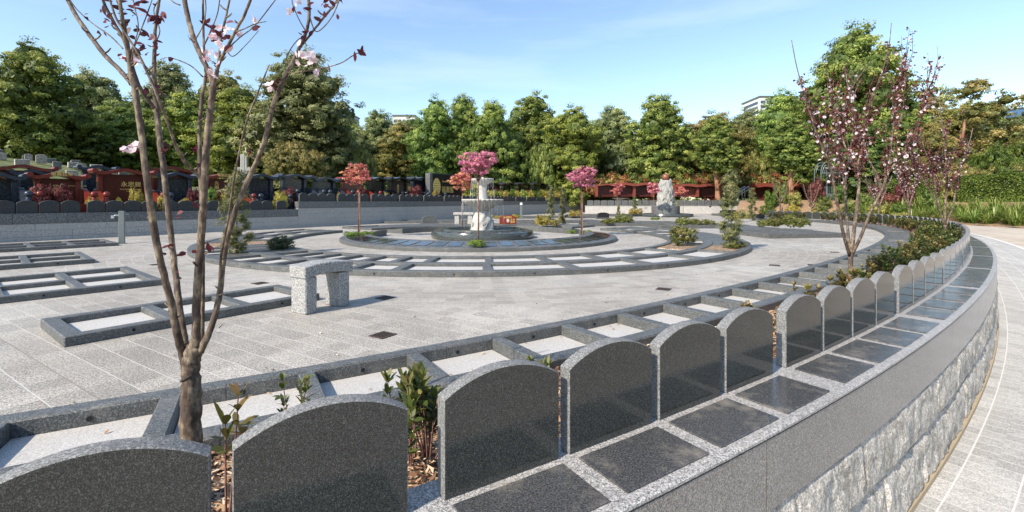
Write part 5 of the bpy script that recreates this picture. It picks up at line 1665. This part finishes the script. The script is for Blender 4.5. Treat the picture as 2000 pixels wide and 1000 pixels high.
# ---- shrubs in the plots
for x, yb, w_, h_, mt, lb in [
    (547, 489, 44, 30, 'bronze_d', 'dark glossy rounded shrub in the ring bed, left of the bench'),
    (1330, 481, 46, 42, 'shrub', 'dense yellow-green shrub at the right part of the ring bed'),
    (1436, 486, 34, 14, 'shrub', 'low shrub at the foot of the right conifer in the ring bed'),
    (1057, 442, 22, 24, 'yellow', 'golden shrub left of the slim conifers behind the fountain'),
    (1080, 442, 24, 14, 'olive', 'low olive shrub under the left slim conifer'),
    (1096, 434, 14, 12, 'yellow', 'golden shrub under the right slim conifer'),
    (1124, 424, 18, 15, 'yellow', 'golden shrub between the slim conifers and the magenta tree'),
    (1008, 428, 14, 10, 'yellow', 'small golden shrub right of the fountain bowl'),
    (957, 428, 12, 10, 'yellow', 'small golden shrub just right of the fountain pedestal'),
    (975, 428, 12, 8, 'yellow', 'small golden shrub behind the red headstone'),
    (1186, 438, 20, 12, 'shrub', 'low yellow shrub at the left of the plot left of the statue'),
    (1205, 437, 24, 14, 'shrub', 'low yellow shrub in the middle of the plot left of the statue'),
    (1224, 437, 22, 20, 'shrub', 'taller yellow shrub at the right of the plot left of the statue'),
    (1334, 441, 24, 18, 'shrub', 'low yellow shrub at the left of the plot before the statue pool'),
    (1356, 441, 26, 14, 'shrub', 'low yellow shrub in the middle of the plot before the statue pool'),
    (1380, 441, 24, 13, 'shrub', 'low yellow shrub at the right of the plot before the statue pool'),
    (1443, 430, 26, 18, 'yellow', 'golden shrub right of the right-hand conifer'),
    (1243, 420, 20, 14, 'yellow', 'golden shrub at the foot of the small conifer left of the statue'),
    (1492, 444, 26, 16, 'shrub', 'leafy shrub at the left end of the hedge-planted frame'),
    (1514, 444, 30, 22, 'shrub', 'leafy shrub, second from left in the hedge-planted frame'),
    (1540, 444, 32, 26, 'shrub', 'tall leafy shrub, third from left in the hedge-planted frame'),
    (1564, 445, 28, 22, 'shrub', 'leafy shrub at the right end of the hedge-planted frame'),
    (1280, 430, 16, 6, 'moss', 'tiny green cushion at the edge of the statue pool'),
    (1502, 408, 24, 10, 'yellow', 'golden shrub on the bright low wall, left of the arch'),
    (1520, 415, 36, 12, 'yellow', 'golden shrub mass right of the bright low wall'),
    (1560, 414, 40, 12, 'moss_d', 'green shrub mass left of the grey granite blocks'),
    (1605, 412, 26, 12, 'yellow', 'golden shrub behind the longer granite block'),
    (1655, 418, 24, 16, 'yellow', 'golden shrub right of the garden arch'),
    (1676, 418, 24, 16, 'shrub', 'green-gold shrub between plum stems right of the arch'),
    (1478, 399, 24, 18, 'moss_d', 'green shrub behind the bright low wall')]:
    if mt == 'bronze_d': mt = 'deep2'
    if mt == 'deep2' and 'deep2' not in GR: GR['deep2'] = foliage('dark_glossy_leaves', [(.012,.03,.008), (.03,.06,.012), (.06,.10,.02), (.14,.17,.05)], nscale=3, spec=.6, rough=.3)
    z = .05 if yb > 470 else .1
    shrub(lb, x, yb, w_*1.1, h_, mt, z=z)

# ---- leafy garden-bed shrubs with rosettes of glossy leaves
def rosette_shrub(seed, stems=13, hgt=.30, spread=.13, leaf=.028, nl=7):
    rng = np.random.default_rng(seed); C = []; Nn = []; T = []; tn = []; sz = []
    st = MB()
    for i in range(stems):
        a = rng.uniform(0, 6.28); r = spread*math.sqrt(rng.random()); h = hgt*rng.uniform(.45, 1.0)
        tip = np.array([r*math.cos(a), r*math.sin(a), h])
        st.tube([(r*.25*math.cos(a), r*.25*math.sin(a), 0), (r*.7*math.cos(a), r*.7*math.sin(a), h*.55), tuple(tip)], [.004, .003, .002], 4)
        ct = rng.random()
        for lvl in range(3):
            c0 = tip-np.array([0, 0, lvl*.035])
            for k in range(nl):
                b = k*2.4+rng.uniform(-.3, .3)+lvl; el = rng.uniform(.15, .9)-lvl*.25+.35
                dv = np.array([math.cos(b)*math.cos(el), math.sin(b)*math.cos(el), math.sin(el)])
                L_ = leaf*rng.uniform(.7, 1.25)
                C.append(c0+dv*L_); T.append(dv); up = np.array([-math.cos(b)*math.sin(el), -math.sin(b)*math.sin(el), math.cos(el)])
                Nn.append(up+rng.normal(size=3)*.15); sz.append(L_); tn.append(.35*ct+.65*rng.random()-(.15*lvl))
    me = quads_mesh('leaves', np.array(C), np.array(Nn), np.array(T), np.array(sz), np.array(sz)*.40, np.array(tn), fold=.3, oval=True)
    me.materials.append(GR['bronze'])
    sm_ = st.mesh('stems'); sm_.materials.append(M['bark_red'])
    return me, sm_
RS = [rosette_shrub(s_) for s_ in (1, 2, 3, 4)]
SPARSE = [rosette_shrub(11, 3, .34, .07, .03, 4), rosette_shrub(12, 4, .30, .09, .026, 5), rosette_shrub(13, 7, .30, .10, .026, 6)]
BR2 = foliage('autumn_bronze_leaves', [(.05,.07,.012), (.16,.17,.03), (.36,.30,.07), (.46,.30,.11)], nscale=5, spec=.45, rough=.35)
def RSK(k): return RS[k] if k < 10 else SPARSE[k-10]
def bed_shrub(label, p, sc, k, mat=None, grp=None):
    rt = empty('garden_bed_shrub', p, rt_.uniform(0, 6)); tag(rt, label, 'shrub', grp)
    o = mesh_obj('leaves', RSK(k)[0], None, rt, sc=sc); mesh_obj('stems', RSK(k)[1], None, rt, sc=sc)
    if mat is not None: set_mat(o, mat)
S_NEAR = float(MC.S[int(np.argmax(MC.y > 11))])
def bed_at(xp, off): return MC.at(MC.s_px(xp, off, S_NEAR), off, .05)
for xp, off, sc, k, mt, lb in [
    (436, -.40, 1.0, 10, BR2, 'yellowing leggy shrub with one tall green shoot right of the foreground plum trunk'),
    (573, -.85, .8, 11, None, 'little green and red shoot plant on the pale slab behind the second headstone'),
    (795, -.40, 1.0, 12, None, 'bushy green shrub in the wide gap between the second and third headstones'),
    (838, -.42, .95, 2, None, 'green shrub half hidden behind the left shoulder of the third headstone'),
    (1060, -.50, .75, 12, None, 'small green shrub showing above the right shoulder of the third headstone'),
    (1335, -.55, .72, 12, BR2, 'small yellowish shrub behind the fourth headstone'),
    (1470, -.45, .8, 2, BR2, 'yellow-bronze shrub behind the fifth and sixth headstones'),
    (1502, -.35, .8, 11, BR2, 'yellow-bronze shrub in the gap after the sixth headstone'),
    (1572, -.50, 1.2, 11, BR2, 'thin bronze-tipped shrub left of the flowering plum trunk'),
    (1635, -.55, 1.25, 1, BR2, 'golden bronze shrub right against the flowering plum trunk'),
    (1690, -.45, 1.1, 2, None, 'low green shrub right of the flowering plum trunk')]:
    bed_shrub(lb, bed_at(xp, off), (sc*1.15, sc*1.15, sc*1.5) if xp < 1500 else sc*1.15, k, mt)
# the dense planting further round: individual shrubs
rb = random.Random(31)
s = float(MC.S[int(np.argmax(MC.y > 6.6))]); n_ = 0
p = MC.at(s)
while s < S_END-2 and n_ < 190:
    for off in (-.35, -.62, -.85):
        if rb.random() < .66:
            p = MC.at(s+rb.uniform(-.15, .15), off+rb.uniform(-.1, .1), .05)
            far = p.y > 12
            bed_shrub('leafy green and bronze shrub in the dense planting where the wall bends', p, rb.uniform(.95, 1.35) if not far else rb.uniform(1.2, 1.6), rb.randrange(4), BR2 if rb.random() < .25 else None, 'shrubs filling the curved garden bed'); n_ += 1
    s += .34 if p.y < 22 else .8

# ---- flowering plums
def leaf_cloud(name, P, rng, size, narrow, mat, per=1, spread=.0, tint=None):
    P = np.repeat(np.array(P), per, axis=0)
    n = len(P); C = P + rng.normal(size=(n, 3))*spread
    me = quads_mesh(name, C, rng.normal(size=(n, 3)), rng.normal(size=(n, 3))+np.array([0, 0, .3]), size*rng.uniform(.6, 1.3, n), size*narrow*rng.uniform(.7, 1.2, n), rng.random(n), fold=.4, oval=True)
    me.materials.append(mat); return me
def blossom_mesh(name, P, rng, r):
    C = []; Nn = []; T = []
    for p in P:
        nn = rng.normal(size=3)+np.array([-.4, -.9, .2]); nn /= np.linalg.norm(nn)
        a = np.cross(nn, [0, 0, 1.0]); a /= max(1e-6, np.linalg.norm(a)); b = np.cross(nn, a)
        for k in range(5):
            q = 2*math.pi*k/5; t = a*math.cos(q)+b*math.sin(q)
            C.append(p+t*r*.55+nn*r*.12); T.append(t); Nn.append(nn-t*.35)
    n = len(C); me = quads_mesh(name, np.array(C), np.array(Nn), np.array(T), r*.55, r*.50, rng.random(n), fold=.15, oval=True)
    me.materials.append(M['petal']); return me

def traced_plum(label, d0, paths, twigs, leaves, blossoms, base_loc, rscale):
    rt = empty('plum_tree', base_loc); tag(rt, label, 'tree')
    off = Vector(base_loc)
    rnd = random.Random(5)
    def build(lst, nm, n, mat):
        mb = MB(); mb.smooth = True
        for pts in lst:
            P = [pd(x, y, d0+dd) for x, y, w_, dd in pts]
            R_ = [(.98 if nm == 'trunk' else .68)*w_*(d0+dd)/900/2 for x, y, w_, dd in pts]
            # refine and add slight irregularity
            Q = catmull(P, 5); RR = list(np.interp(np.linspace(0, len(R_)-1, len(Q)), range(len(R_)), R_))
            RR = [r*(1+rnd.uniform(-.04, .05)) for r in RR]
            Q = [q-off+Vector((rnd.uniform(-1, 1), rnd.uniform(-1, 1), 0))*RR[i]*.10 for i, q in enumerate(Q)]
            mb.tube(Q, RR, n, noise=.02, rnd=rnd)
        return mb.build(nm, mat, rt)
    build(paths[:1], 'trunk', 20, M['bark_plum'])
    stubs = []
    for k in range(70):
        b_ = rnd.choice(paths[1:]); i = rnd.randrange(len(b_)-1); t = rnd.random()
        x = b_[i][0]+(b_[i+1][0]-b_[i][0])*t; y = b_[i][1]+(b_[i+1][1]-b_[i][1])*t; dd = b_[i][3]; sg_ = rnd.choice((-1, 1)); L = rnd.uniform(6, 15)
        stubs.append([(x, y, 5, dd), (x+sg_*L*.6, y-L*.35, 4.5, dd-.005), (x+sg_*L, y-L*.8, 3, dd-.01)])
        if rnd.random() < .4 and y < 560: leaves.append((x+sg_*L, y-L, 2, 2.5))
    build(paths[1:]+list(twigs)+stubs, 'branches', 10, M['bark_plum'])
    rng = np.random.default_rng(8)
    P = []
    for x, y, n, s_ in leaves:
        c = np.array(pd(x, y, d0+rng.uniform(-.12, .12))-off)
        for k in range(n): P.append(c+rng.normal(size=3)*s_*d0/900)
    mesh_obj('leaves', leaf_cloud('leaves', P, rng, .018, .5, M['plumleaf']), None, rt)
    P = []
    for x, y, n, s_ in blossoms:
        c = np.array(pd(x, y, d0-.05+rng.uniform(-.05, .05))-off)
        for k in range(n): P.append(c+rng.normal(size=3)*s_*d0/900)
    mesh_obj('blossoms', blossom_mesh('blossoms', P, rng, .0135), None, rt)
    return rt
D0 = 1.9
paths = [
 [(376,1000,44,0),(375,930,40,0),(374,860,38,0),(372,800,37,0),(373,765,36,0),(373,735,32,0),(374,705,32,0),(379,680,28,0),(383,665,18,.0)],
 [(362,720,20,0),(357,690,22,0),(346,650,20,-.03),(334,590,19,-.06),(316,520,18,-.1),(300,440,18,-.12),(287,350,17,-.15),(276,260,16,-.15),(266,190,16,-.15),(257,145,16,-.15),(252,110,14,-.15),(245,70,12,-.17),(238,30,10,-.2),(230,-20,9,-.2)],
 [(257,165,11,-.15),(235,138,12,-.12),(205,108,12,-.1),(180,75,11,-.08),(158,45,11,-.05),(140,15,10,0),(120,-25,9,0)],
 [(368,705,18,0),(362,670,17,.03),(351,600,17,.06),(341,520,16,.1),(332,440,15,.12),(322,350,15,.14),(312,270,15,.16),(305,205,14,.18),(301,150,12,.18),(302,90,9,.2),(305,40,8,.2),(315,-20,6,.2)],
 [(303,212,10,.16),(285,190,10,.13),(268,160,10,.1),(255,118,9,.08),(243,80,9,.06),(225,48,8,.05),(205,10,8,.03),(192,-25,7,0)],
 [(394,352,8,.02),(384,340,9,.0),(366,322,9,-.05),(346,290,9,-.1),(330,245,8,-.15),(314,205,8,-.2),(298,165,7,-.22),(280,125,7,-.22),(262,92,6,-.22),(243,62,6,-.2),(226,34,6,-.2),(210,-15,5,-.2)],
 [(384,690,24,0),(383,650,22,.0),(384,600,21,0),(388,530,20,-.02),(394,450,20,-.03),(398,380,19,-.04),(402,310,19,-.05),(408,240,18,-.05),(414,190,17,-.05),(416,165,17,-.05),(408,140,15,-.05),(394,112,14,-.03),(380,80,14,0),(370,45,13,.02),(361,5,13,.04),(357,-25,12,.05)],
 [(415,180,13,-.05),(422,145,10,-.06),(430,120,9,-.07),(448,85,9,-.1),(463,55,8,-.12),(478,28,8,-.14),(495,-15,7,-.15)],
 [(394,690,13,.04),(395,640,12,.05),(396,560,11,.06),(396,470,10,.06),(393,380,11,.06),(390,300,11,.07),(391,230,10,.08),(396,180,9,.09),(402,150,8,.1),(398,90,6,.1),(397,40,6,.1),(396,-20,5,.1)],
 [(388,692,20,.0),(402,664,20,0),(418,622,17,.02),(429,575,16,.04),(433,530,16,.06),(441,480,15,.07),(456,425,15,.08),(472,380,15,.09),(492,335,14,.1),(512,290,14,.1),(523,250,13,.1),(534,205,13,.1),(552,160,12,.1),(570,125,12,.1),(586,90,10,.1),(600,55,9,.1),(604,20,9,.1),(600,-20,9,.1)],
 [(433,540,7,.05),(431,510,7,.03),(437,470,7,.0),(447,420,6,-.03),(457,350,6,-.05),(471,280,5,-.08),(484,230,5,-.1),(500,190,5,-.1),(516,150,4,-.1),(525,128,3,-.1)],
 [(586,92,7,.1),(600,75,7,.12),(618,52,6,.14),(640,25,6,.16),(655,5,5,.18),(670,-20,5,.2)],
 [(424,150,7,0),(428,110,7,.02),(432,70,6,.04),(440,40,6,.05),(450,-10,5,.05)],
]
twigs = [
 [(575,143,5,.1),(600,138,4,.1),(640,131,3,.1),(668,122,3,.08),(690,108,3,.06),(712,98,2,.05)],
 [(240,95,4,-.15),(215,70,4,-.1),(180,45,3,-.05),(150,18,3,0),(130,-10,3,0)],
 [(462,62,4,-.12),(480,55,3,-.12),(500,46,3,-.12),(520,42,2,-.12)],
 [(448,92,4,-.1),(470,72,3,-.1),(498,50,3,-.1),(530,10,3,-.1),(545,-10,2,-.1)],
 [(300,150,4,.18),(280,125,4,.18),(262,118,3,.18),(262,95,3,.15),(275,60,3,.15),(290,20,3,.1),(300,-10,2,.1)],
 [(396,150,4,-.05),(375,130,3,-.05),(350,118,3,-.05),(330,112,2,-.05)],
 [(398,90,4,-.05),(412,60,4,-.05),(425,25,3,-.05),(430,-10,3,-.05)],
 [(380,80,4,0),(396,50,3,0),(402,20,3,0),(400,-15,3,0)],
 [(440,95,3,0),(455,110,3,0),(480,88,2,0),(505,60,2,0)],
 [(352,10,4,.05),(340,5,3,.05),(325,-8,3,.05)],
 [(598,62,4,.1),(585,40,3,.1),(572,10,3,.1),(570,-10,2,.1)],
 [(604,30,4,.1),(615,60,3,.1),(630,55,3,.1),(650,30,3,.1),(665,-5,3,.1)],
 [(566,130,3,.1),(560,110,3,.1),(585,75,3,.1),(600,90,2,.1)],
 [(300,90,4,.2),(312,60,3,.2),(300,20,3,.2),(318,-10,3,.2)],
 [(255,130,4,-.15),(262,90,3,-.15),(270,50,3,-.12),(262,10,3,-.12),(258,-15,3,-.1)],
 [(330,600,3,-.06),(322,592,3,-.06)],[(428,640,3,0),(436,632,2,0)],[(298,430,4,-.12),(288,424,3,-.12)],
 [(372,735,10,-.02),(362,742,9,-.06),(352,745,8,-.08)],[(385,520,6,-.03),(378,512,6,-.06)],
]
leaves = [(190,28,4,8),(205,40,3,6),(243,38,6,10),(256,46,5,8),(262,70,3,6),(300,28,6,9),(310,42,6,9),(290,5,8,10),(250,5,8,10),(215,8,4,8),(295,75,6,8),(285,100,7,8),(272,92,4,6),(262,5,5,12),(300,80,3,6),(421,58,6,7),(436,80,6,8),(440,72,4,6),(405,37,4,6),
 (130,35,1,3),(248,110,2,5),(329,113,2,4),(289,178,2,4),(306,172,2,4),(320,298,2,4),(600,15,3,6),(632,4,4,6),(572,20,2,5),(584,60,2,5),(600,68,2,5),(618,30,2,5),(635,12,3,6),(660,30,1,3),(703,100,3,4),(690,106,1,3),(640,133,1,3),(345,420,2,4),(318,505,3,5),(347,543,3,5),(532,168,4,4),(258,292,5,5),(355,495,2,3),(500,48,2,4),(455,45,2,4)]
blossoms = [(438,58,5,8),(450,64,4,7),(407,102,6,7),(412,138,4,6),(425,75,3,6),(600,112,7,9),(612,122,7,8),(590,115,4,7),(585,85,1,3),(568,5,6,8),(525,158,2,4),(527,172,2,4),(246,296,3,4),(258,284,3,4),(265,288,3,4),(244,105,3,6),(275,25,1,3),(505,45,2,4),(270,118,2,5),(440,90,3,5)]
p0 = pd(376, 1000, D0); p0.z = .04
traced_plum('bare flowering plum tree in the foreground with five steep stems and a few pink blossoms', D0, paths, twigs, leaves, blossoms, p0, 1)

def plum(label, base, d0, prim, seed, ntw, leafn, bln, tw=(.35, .9), lsz=.018, bsz=.014, name='plum_tree'):
    """prim: traced main stems [(x, y, width px, depth offset)...]; twigs and leaves are grown from them"""
    rnd = random.Random(seed); rng = np.random.default_rng(seed)
    rt = empty(name, base); tag(rt, label, 'tree'); off = Vector(base)
    mb = MB(); mb.smooth = True; spine = []
    for j, pts in enumerate(prim):
        P = [pd(x, y, d0+dd)-off for x, y, w_, dd in pts]; R_ = [.8*w_*d0/900/2 for x, y, w_, dd in pts]
        Q = catmull(P, 5); RR = list(np.interp(np.linspace(0, len(R_)-1, len(Q)), range(len(R_)), R_))
        mb.tube(Q, RR, 9)
        if j: spine += [(Q[i], (Q[min(i+1, len(Q)-1)]-Q[max(0, i-1)]).normalized(), RR[i]) for i in range(len(Q)//3, int(len(Q)*.76))]
    tb = mb; LP = []; BP = []
    for k in range(ntw):
        p, t, r = rnd.choice(spine)
        L = rnd.uniform(*tw); dv = (t*rnd.uniform(.2, .9)+Vector((rnd.uniform(-.6, .6), rnd.uniform(-.6, .6), rnd.uniform(.3, 1.0)))).normalized()
        q = [p]
        for i in range(1, 6):
            dv = (dv+Vector((rnd.uniform(-.18, .18), rnd.uniform(-.18, .18), .12))).normalized(); q.append(q[-1]+dv*L/5)
        tb.tube(q, [.0055, .005, .004, .003, .0025, .0015], 4)
        dens = rnd.random()
        for i in range(1, 6):
            for m_ in range(int(leafn*dens+rnd.random())):
                LP.append(np.array(q[i-1].lerp(q[i], rnd.random()))+rng.normal(size=3)*.022)
            for m_ in range(int(bln*(1-dens*.5)+rnd.random()*.9)):
                if i < 5: BP.append(np.array(q[i-1].lerp(q[i], rnd.random()))+rng.normal(size=3)*.018)
    mb.build('trunk', M['bark_plum'], rt)
    if LP: mesh_obj('leaves', leaf_cloud('leaves', LP, rng, lsz, .5, M['plumleaf']), None, rt)
    if BP: mesh_obj('blossoms', blossom_mesh('blossoms', BP, rng, bsz), None, rt)
    return rt
b_ = pd(1663, 579, 6.0); b_.z = .04
plum('large flowering plum tree with dark red leaves and pale blossoms behind the curving headstone row', b_, 6.0, [
 [(1663,585,12,0),(1662,545,10,0),(1661,515,10,0),(1662,495,11,0)],
 [(1660,500,8,0),(1648,460,7,-.1),(1640,420,7,-.15),(1632,380,6,-.2),(1624,335,6,-.25),(1612,300,5,-.3),(1598,270,4,-.35),(1585,230,4,-.4),(1570,180,3,-.4),(1556,130,2,-.4),(1546,78,1.5,-.4)],
 [(1661,498,7,0),(1656,450,6,.1),(1652,400,6,.2),(1648,350,5,.3),(1640,310,4,.3),(1636,260,4,.3),(1628,200,3,.3),(1618,150,2,.3),(1605,110,2,.3)],
 [(1663,498,9,0),(1668,450,8,0),(1674,400,8,0),(1678,355,6,0),(1676,320,5,0),(1690,260,4,0),(1700,200,3,0),(1720,150,3,0),(1736,90,2,0),(1741,45,1.5,0)],
 [(1664,497,8,0),(1682,460,7,-.1),(1702,410,6,-.15),(1722,372,6,-.2),(1736,335,5,-.2),(1758,310,4,-.2),(1785,285,4,-.2),(1800,262,3,-.2)],
 [(1722,372,5,-.2),(1712,340,5,-.1),(1690,300,4,0),(1672,250,3,.1),(1660,190,3,.1),(1650,130,2,.1)],
 [(1733,345,5,-.2),(1738,300,4,-.1),(1745,250,4,0),(1750,200,3,.1),(1765,140,3,.1),(1774,92,2,.1)],
 [(1785,285,4,-.2),(1795,240,3,-.1),(1808,190,3,0),(1818,125,2,0)],
 [(1676,330,4,.1),(1650,285,4,.2),(1645,240,3,.3),(1660,180,3,.3),(1700,120,2,.3)],
], 3, 125, 8, 1.1, tw=(.3, .7), lsz=.023, bsz=.020)
d1 = 13.2; b_ = pd(1848, 478, d1); b_.z = .04
plum('second flowering plum tree, smaller, standing in the dense planting where the wall bends', b_, d1, [
 [(1848,478,8,0),(1847,455,7,0),(1846,440,8,0)],
 [(1846,442,5,0),(1836,410,4,0),(1828,370,4,0),(1822,330,3,0),(1805,290,2,0),(1795,240,2,0)],
 [(1846,442,5,0),(1846,400,5,0),(1850,350,4,0),(1846,300,3,0),(1840,240,2,0),(1835,200,2,0)],
 [(1847,442,5,0),(1862,400,4,0),(1868,360,4,0),(1880,320,3,0),(1893,280,2,0),(1900,250,2,0)],
 [(1840,420,4,0),(1815,370,3,0),(1790,330,3,0),(1775,290,2,0)],
], 5, 100, 6, .7, tw=(.4, .9), lsz=.036, bsz=.024)
for i, (x, yb, yt, d1, lb) in enumerate([(1775, 432, 300, 22, 'third flowering plum tree, hazy pink crown behind the first'), (1716, 424, 330, 27, 'small bare plum tree far behind the curved bed')]):
    b_ = Vector(((x-1000)/900*d1, d1, .05)); h_ = yb-yt
    plum(lb, b_, d1, [[(x,yb+6,5,0),(x,yb-h_*.2,4,0)], [(x,yb-h_*.2,4,0),(x-14,yb-h_*.5,3,0),(x-26,yb-h_*.8,2,0)], [(x,yb-h_*.2,4,0),(x-4,yb-h_*.6,3,0),(x-6,yb-h_*.95,2,0)], [(x,yb-h_*.2,4,0),(x+12,yb-h_*.5,3,0),(x+26,yb-h_*.85,2,0)]], 20+i, 70 if i == 0 else 40, 6 if i == 0 else 1, 1.5 if i == 0 else .3, tw=(.5, 1.2), lsz=.05, bsz=.035)
for i, (x, yb, yt, d1, lb) in enumerate([(1524, 412, 352, 40, 'bare vase-shaped young tree left of the orange-tan trunk'), (1585, 415, 360, 40, 'bare vase-shaped young tree left of the garden arch')]):
    b_ = Vector(((x-1000)/900*d1, d1, .05)); h_ = yb-yt
    plum(lb, b_, d1, [[(x,yb+6,4,0),(x,yb-h_*.25,3,0)], [(x,yb-h_*.25,3,0),(x-10,yb-h_*.6,2,0),(x-16,yb-h_,1.5,0)], [(x,yb-h_*.25,3,0),(x-2,yb-h_,1.5,0)], [(x,yb-h_*.25,3,0),(x+10,yb-h_*.6,2,0),(x+16,yb-h_,1.5,0)]], 50+i, 30, 0, 0, tw=(.6, 1.3), name='bare_tree')

# ---- strap-leaved clumps on the bank at right
def strap_clump(seed, n=110, L=.72):
    rng = np.random.default_rng(seed); v = []; f = []; tn = []
    for i in range(n):
        a = rng.uniform(0, 6.283); l = L*rng.uniform(.65, 1.1); w_ = .015*rng.uniform(.8, 1.3); lean = rng.uniform(.3, 1.25)
        sx, sy = -math.sin(a), math.cos(a); r0 = rng.uniform(0, .13); t_ = rng.random()
        for k in range(6):
            t = k/5; r = r0+l*lean*(t**1.2)*.75; z = l*(1.15*t-.75*lean*t*t)
            ww = w_*(1-.85*t**2)
            b = len(v); v += [(r*math.cos(a)+sx*ww, r*math.sin(a)+sy*ww, z), (r*math.cos(a)-sx*ww, r*math.sin(a)-sy*ww, z)]
            if k: f.append((b-2, b-1, b+1, b)); tn.append(t_*.6+.4*t)
    me = bpy.data.meshes.new('foliage'); me.from_pydata(v, [], f)
    at = me.attributes.new('tint', 'FLOAT', 'FACE'); at.data.foreach_set('value', np.array(tn, np.float32)); me.update()
    me.materials.append(GR['blade']); return me
SC_ = [strap_clump(s_) for s_ in (1, 2, 3)]
n_ = 0
for rank, off in enumerate((8.0, 8.7, 9.5, 10.3)):
    s = MC.s_px(2060, off); s_end = min(S_END-1, MC.s_px(1640, off) if rank else MC.s_px(1760, off))
    while s < s_end and n_ < 280:
        p = MC.at(s, off+rb.uniform(-.25, .25))
        z = z_out(off, p.y)
        o = mesh_obj('strap_leaf_clump', SC_[rb.randrange(3)], None, None, (p.x, p.y, z), rb.uniform(0, 6), rb.uniform(1.3, 1.9))
        tag(o, 'bright green strap-leaved clump on the mulched bank below the hedge', 'plant', 'strap-leaved clumps on the bank'); n_ += 1
        s += rb.uniform(.45, .7)

sA = MC.s_px(1760, 8.0)
s = sA; j = 0
while s < S_END-1:
    for off, hgt in ((7.8, .75), (8.9, 1.0), (10.2, 1.5), (11.6, 2.3)):
        p = MC.at(s+rb.uniform(-.3, .3), off+rb.uniform(-.3, .3)); j += 1
        if p.y > 34 and p.x/p.y < .5 and off > 9: hgt = .7
        mt = rb.choice(['yellow', 'moss_d', 'shrub', 'moss_d', 'olive'] if off < 9.5 else ['deep', 'moss_d', 'maroon', 'deep', 'olive'])
        rt = mesh_obj('bank_shrub', SH_F[j % 3], None, None, (p.x, p.y, z_out(off, p.y)-.05), rb.uniform(0, 6), (1.0, 1.0, hgt/.78*rb.uniform(.8, 1.2)))
        set_mat(rt, GR[mt]); tag(rt, 'mixed green and golden planting on the far mulched bank beyond the headstone row', 'shrub', 'planting on the far bank')
    s += 1.0
# ---- clipped hedge on the bank
def hedge(label, s0, s1, off, dep, z0f, ht, n, seed, cv=MC, leaf=.06):
    rng = np.random.default_rng(seed); rt = empty('hedge', cv.at(s0, off, z0f(cv.at(s0, off).y))); tag(rt, label, 'hedge')
    mb = sweep(MB(), cv, s0, s1, [(off+.12, 0), (off+dep-.12, 0), (off+dep-.12, ht-.12), (off+.12, ht-.12)], .6, zf=lambda p, z: z0f(p.y)+z)
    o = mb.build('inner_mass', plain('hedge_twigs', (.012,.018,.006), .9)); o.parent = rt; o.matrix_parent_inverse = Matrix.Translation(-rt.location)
    C = []; Nn = []
    for i in range(n):
        s = rng.uniform(s0, s1); q = rng.random()
        if q < .42: o_, z_, nn = off, rng.uniform(0, ht), (-1, 0)
        elif q < .85: o_, z_, nn = off+rng.uniform(0, dep), ht, (0, 1)
        else: o_, z_, nn = off+dep, rng.uniform(0, ht), (1, 0)
        p = cv.at(s, o_); a = cv.ang(s)
        wv = .07*math.sin(s*2.3+z_*3)+.05*math.sin(s*5.1-z_*4)+rng.normal()*.05
        C.append((p.x+nn[0]*math.sin(a)*wv, p.y-nn[0]*math.cos(a)*wv, z0f(p.y)+z_+nn[1]*wv)); Nn.append((nn[0]*math.sin(a), -nn[0]*math.cos(a), nn[1]+.3))
    C = np.array(C); Nn = np.array(Nn)+rng.normal(size=(n, 3))*.6; T = rng.normal(size=(n, 3)); sz = leaf*rng.uniform(.6, 1.4, n)
    me = quads_mesh('foliage', C, Nn, T, sz, sz*.55, rng.random(n)); me.materials.append(GR['moss_d'])
    o = mesh_obj('foliage', me, None); o.parent = rt; o.matrix_parent_inverse = Matrix.Translation(-rt.location)
hs0 = MC.s_px(2080, 12.6); hs1 = min(S_END-1, MC.s_px(1745, 12.6))
hedge('long clipped green hedge on the bank at right above the strap-leaved plants', hs0, hs1, 12.3, 1.8, lambda y: z_out(12.6, y)-.1, 1.8, 30000, 3)

# ---- fallen leaves
rng = np.random.default_rng(99)
C = []
for i in range(150):
    s = rng.uniform(S3-3, S3+14); off = rng.choice([-1.68, -1.4, -2.3, -3, -1.72, -1.25])+rng.normal()*.05; p = MC.at(s, off)
    C.append((p.x, p.y, .030 if -1.75 < off < -1.17 else (.055 if off > -1 else .008)))
for i in range(60):
    p = px(rng.uniform(50, 1600), rng.uniform(490, 800)); C.append((p.x, p.y, .008))
C = np.array(C); n = len(C)
sz = rng.uniform(.008, .022, n)
me = quads_mesh('fallen_leaves', C, rng.normal(size=(n, 3))*.35+np.array([0, 0, 1]), rng.normal(size=(n, 3))*np.array([1, 1, .1]), sz, sz*.5, rng.random(n)*.6+.3, fold=.6)
tag(mesh_obj('fallen_leaves', me, M['chip']), 'dry brown leaves scattered over the paving and pale slabs', 'fallen leaves', kind='stuff')
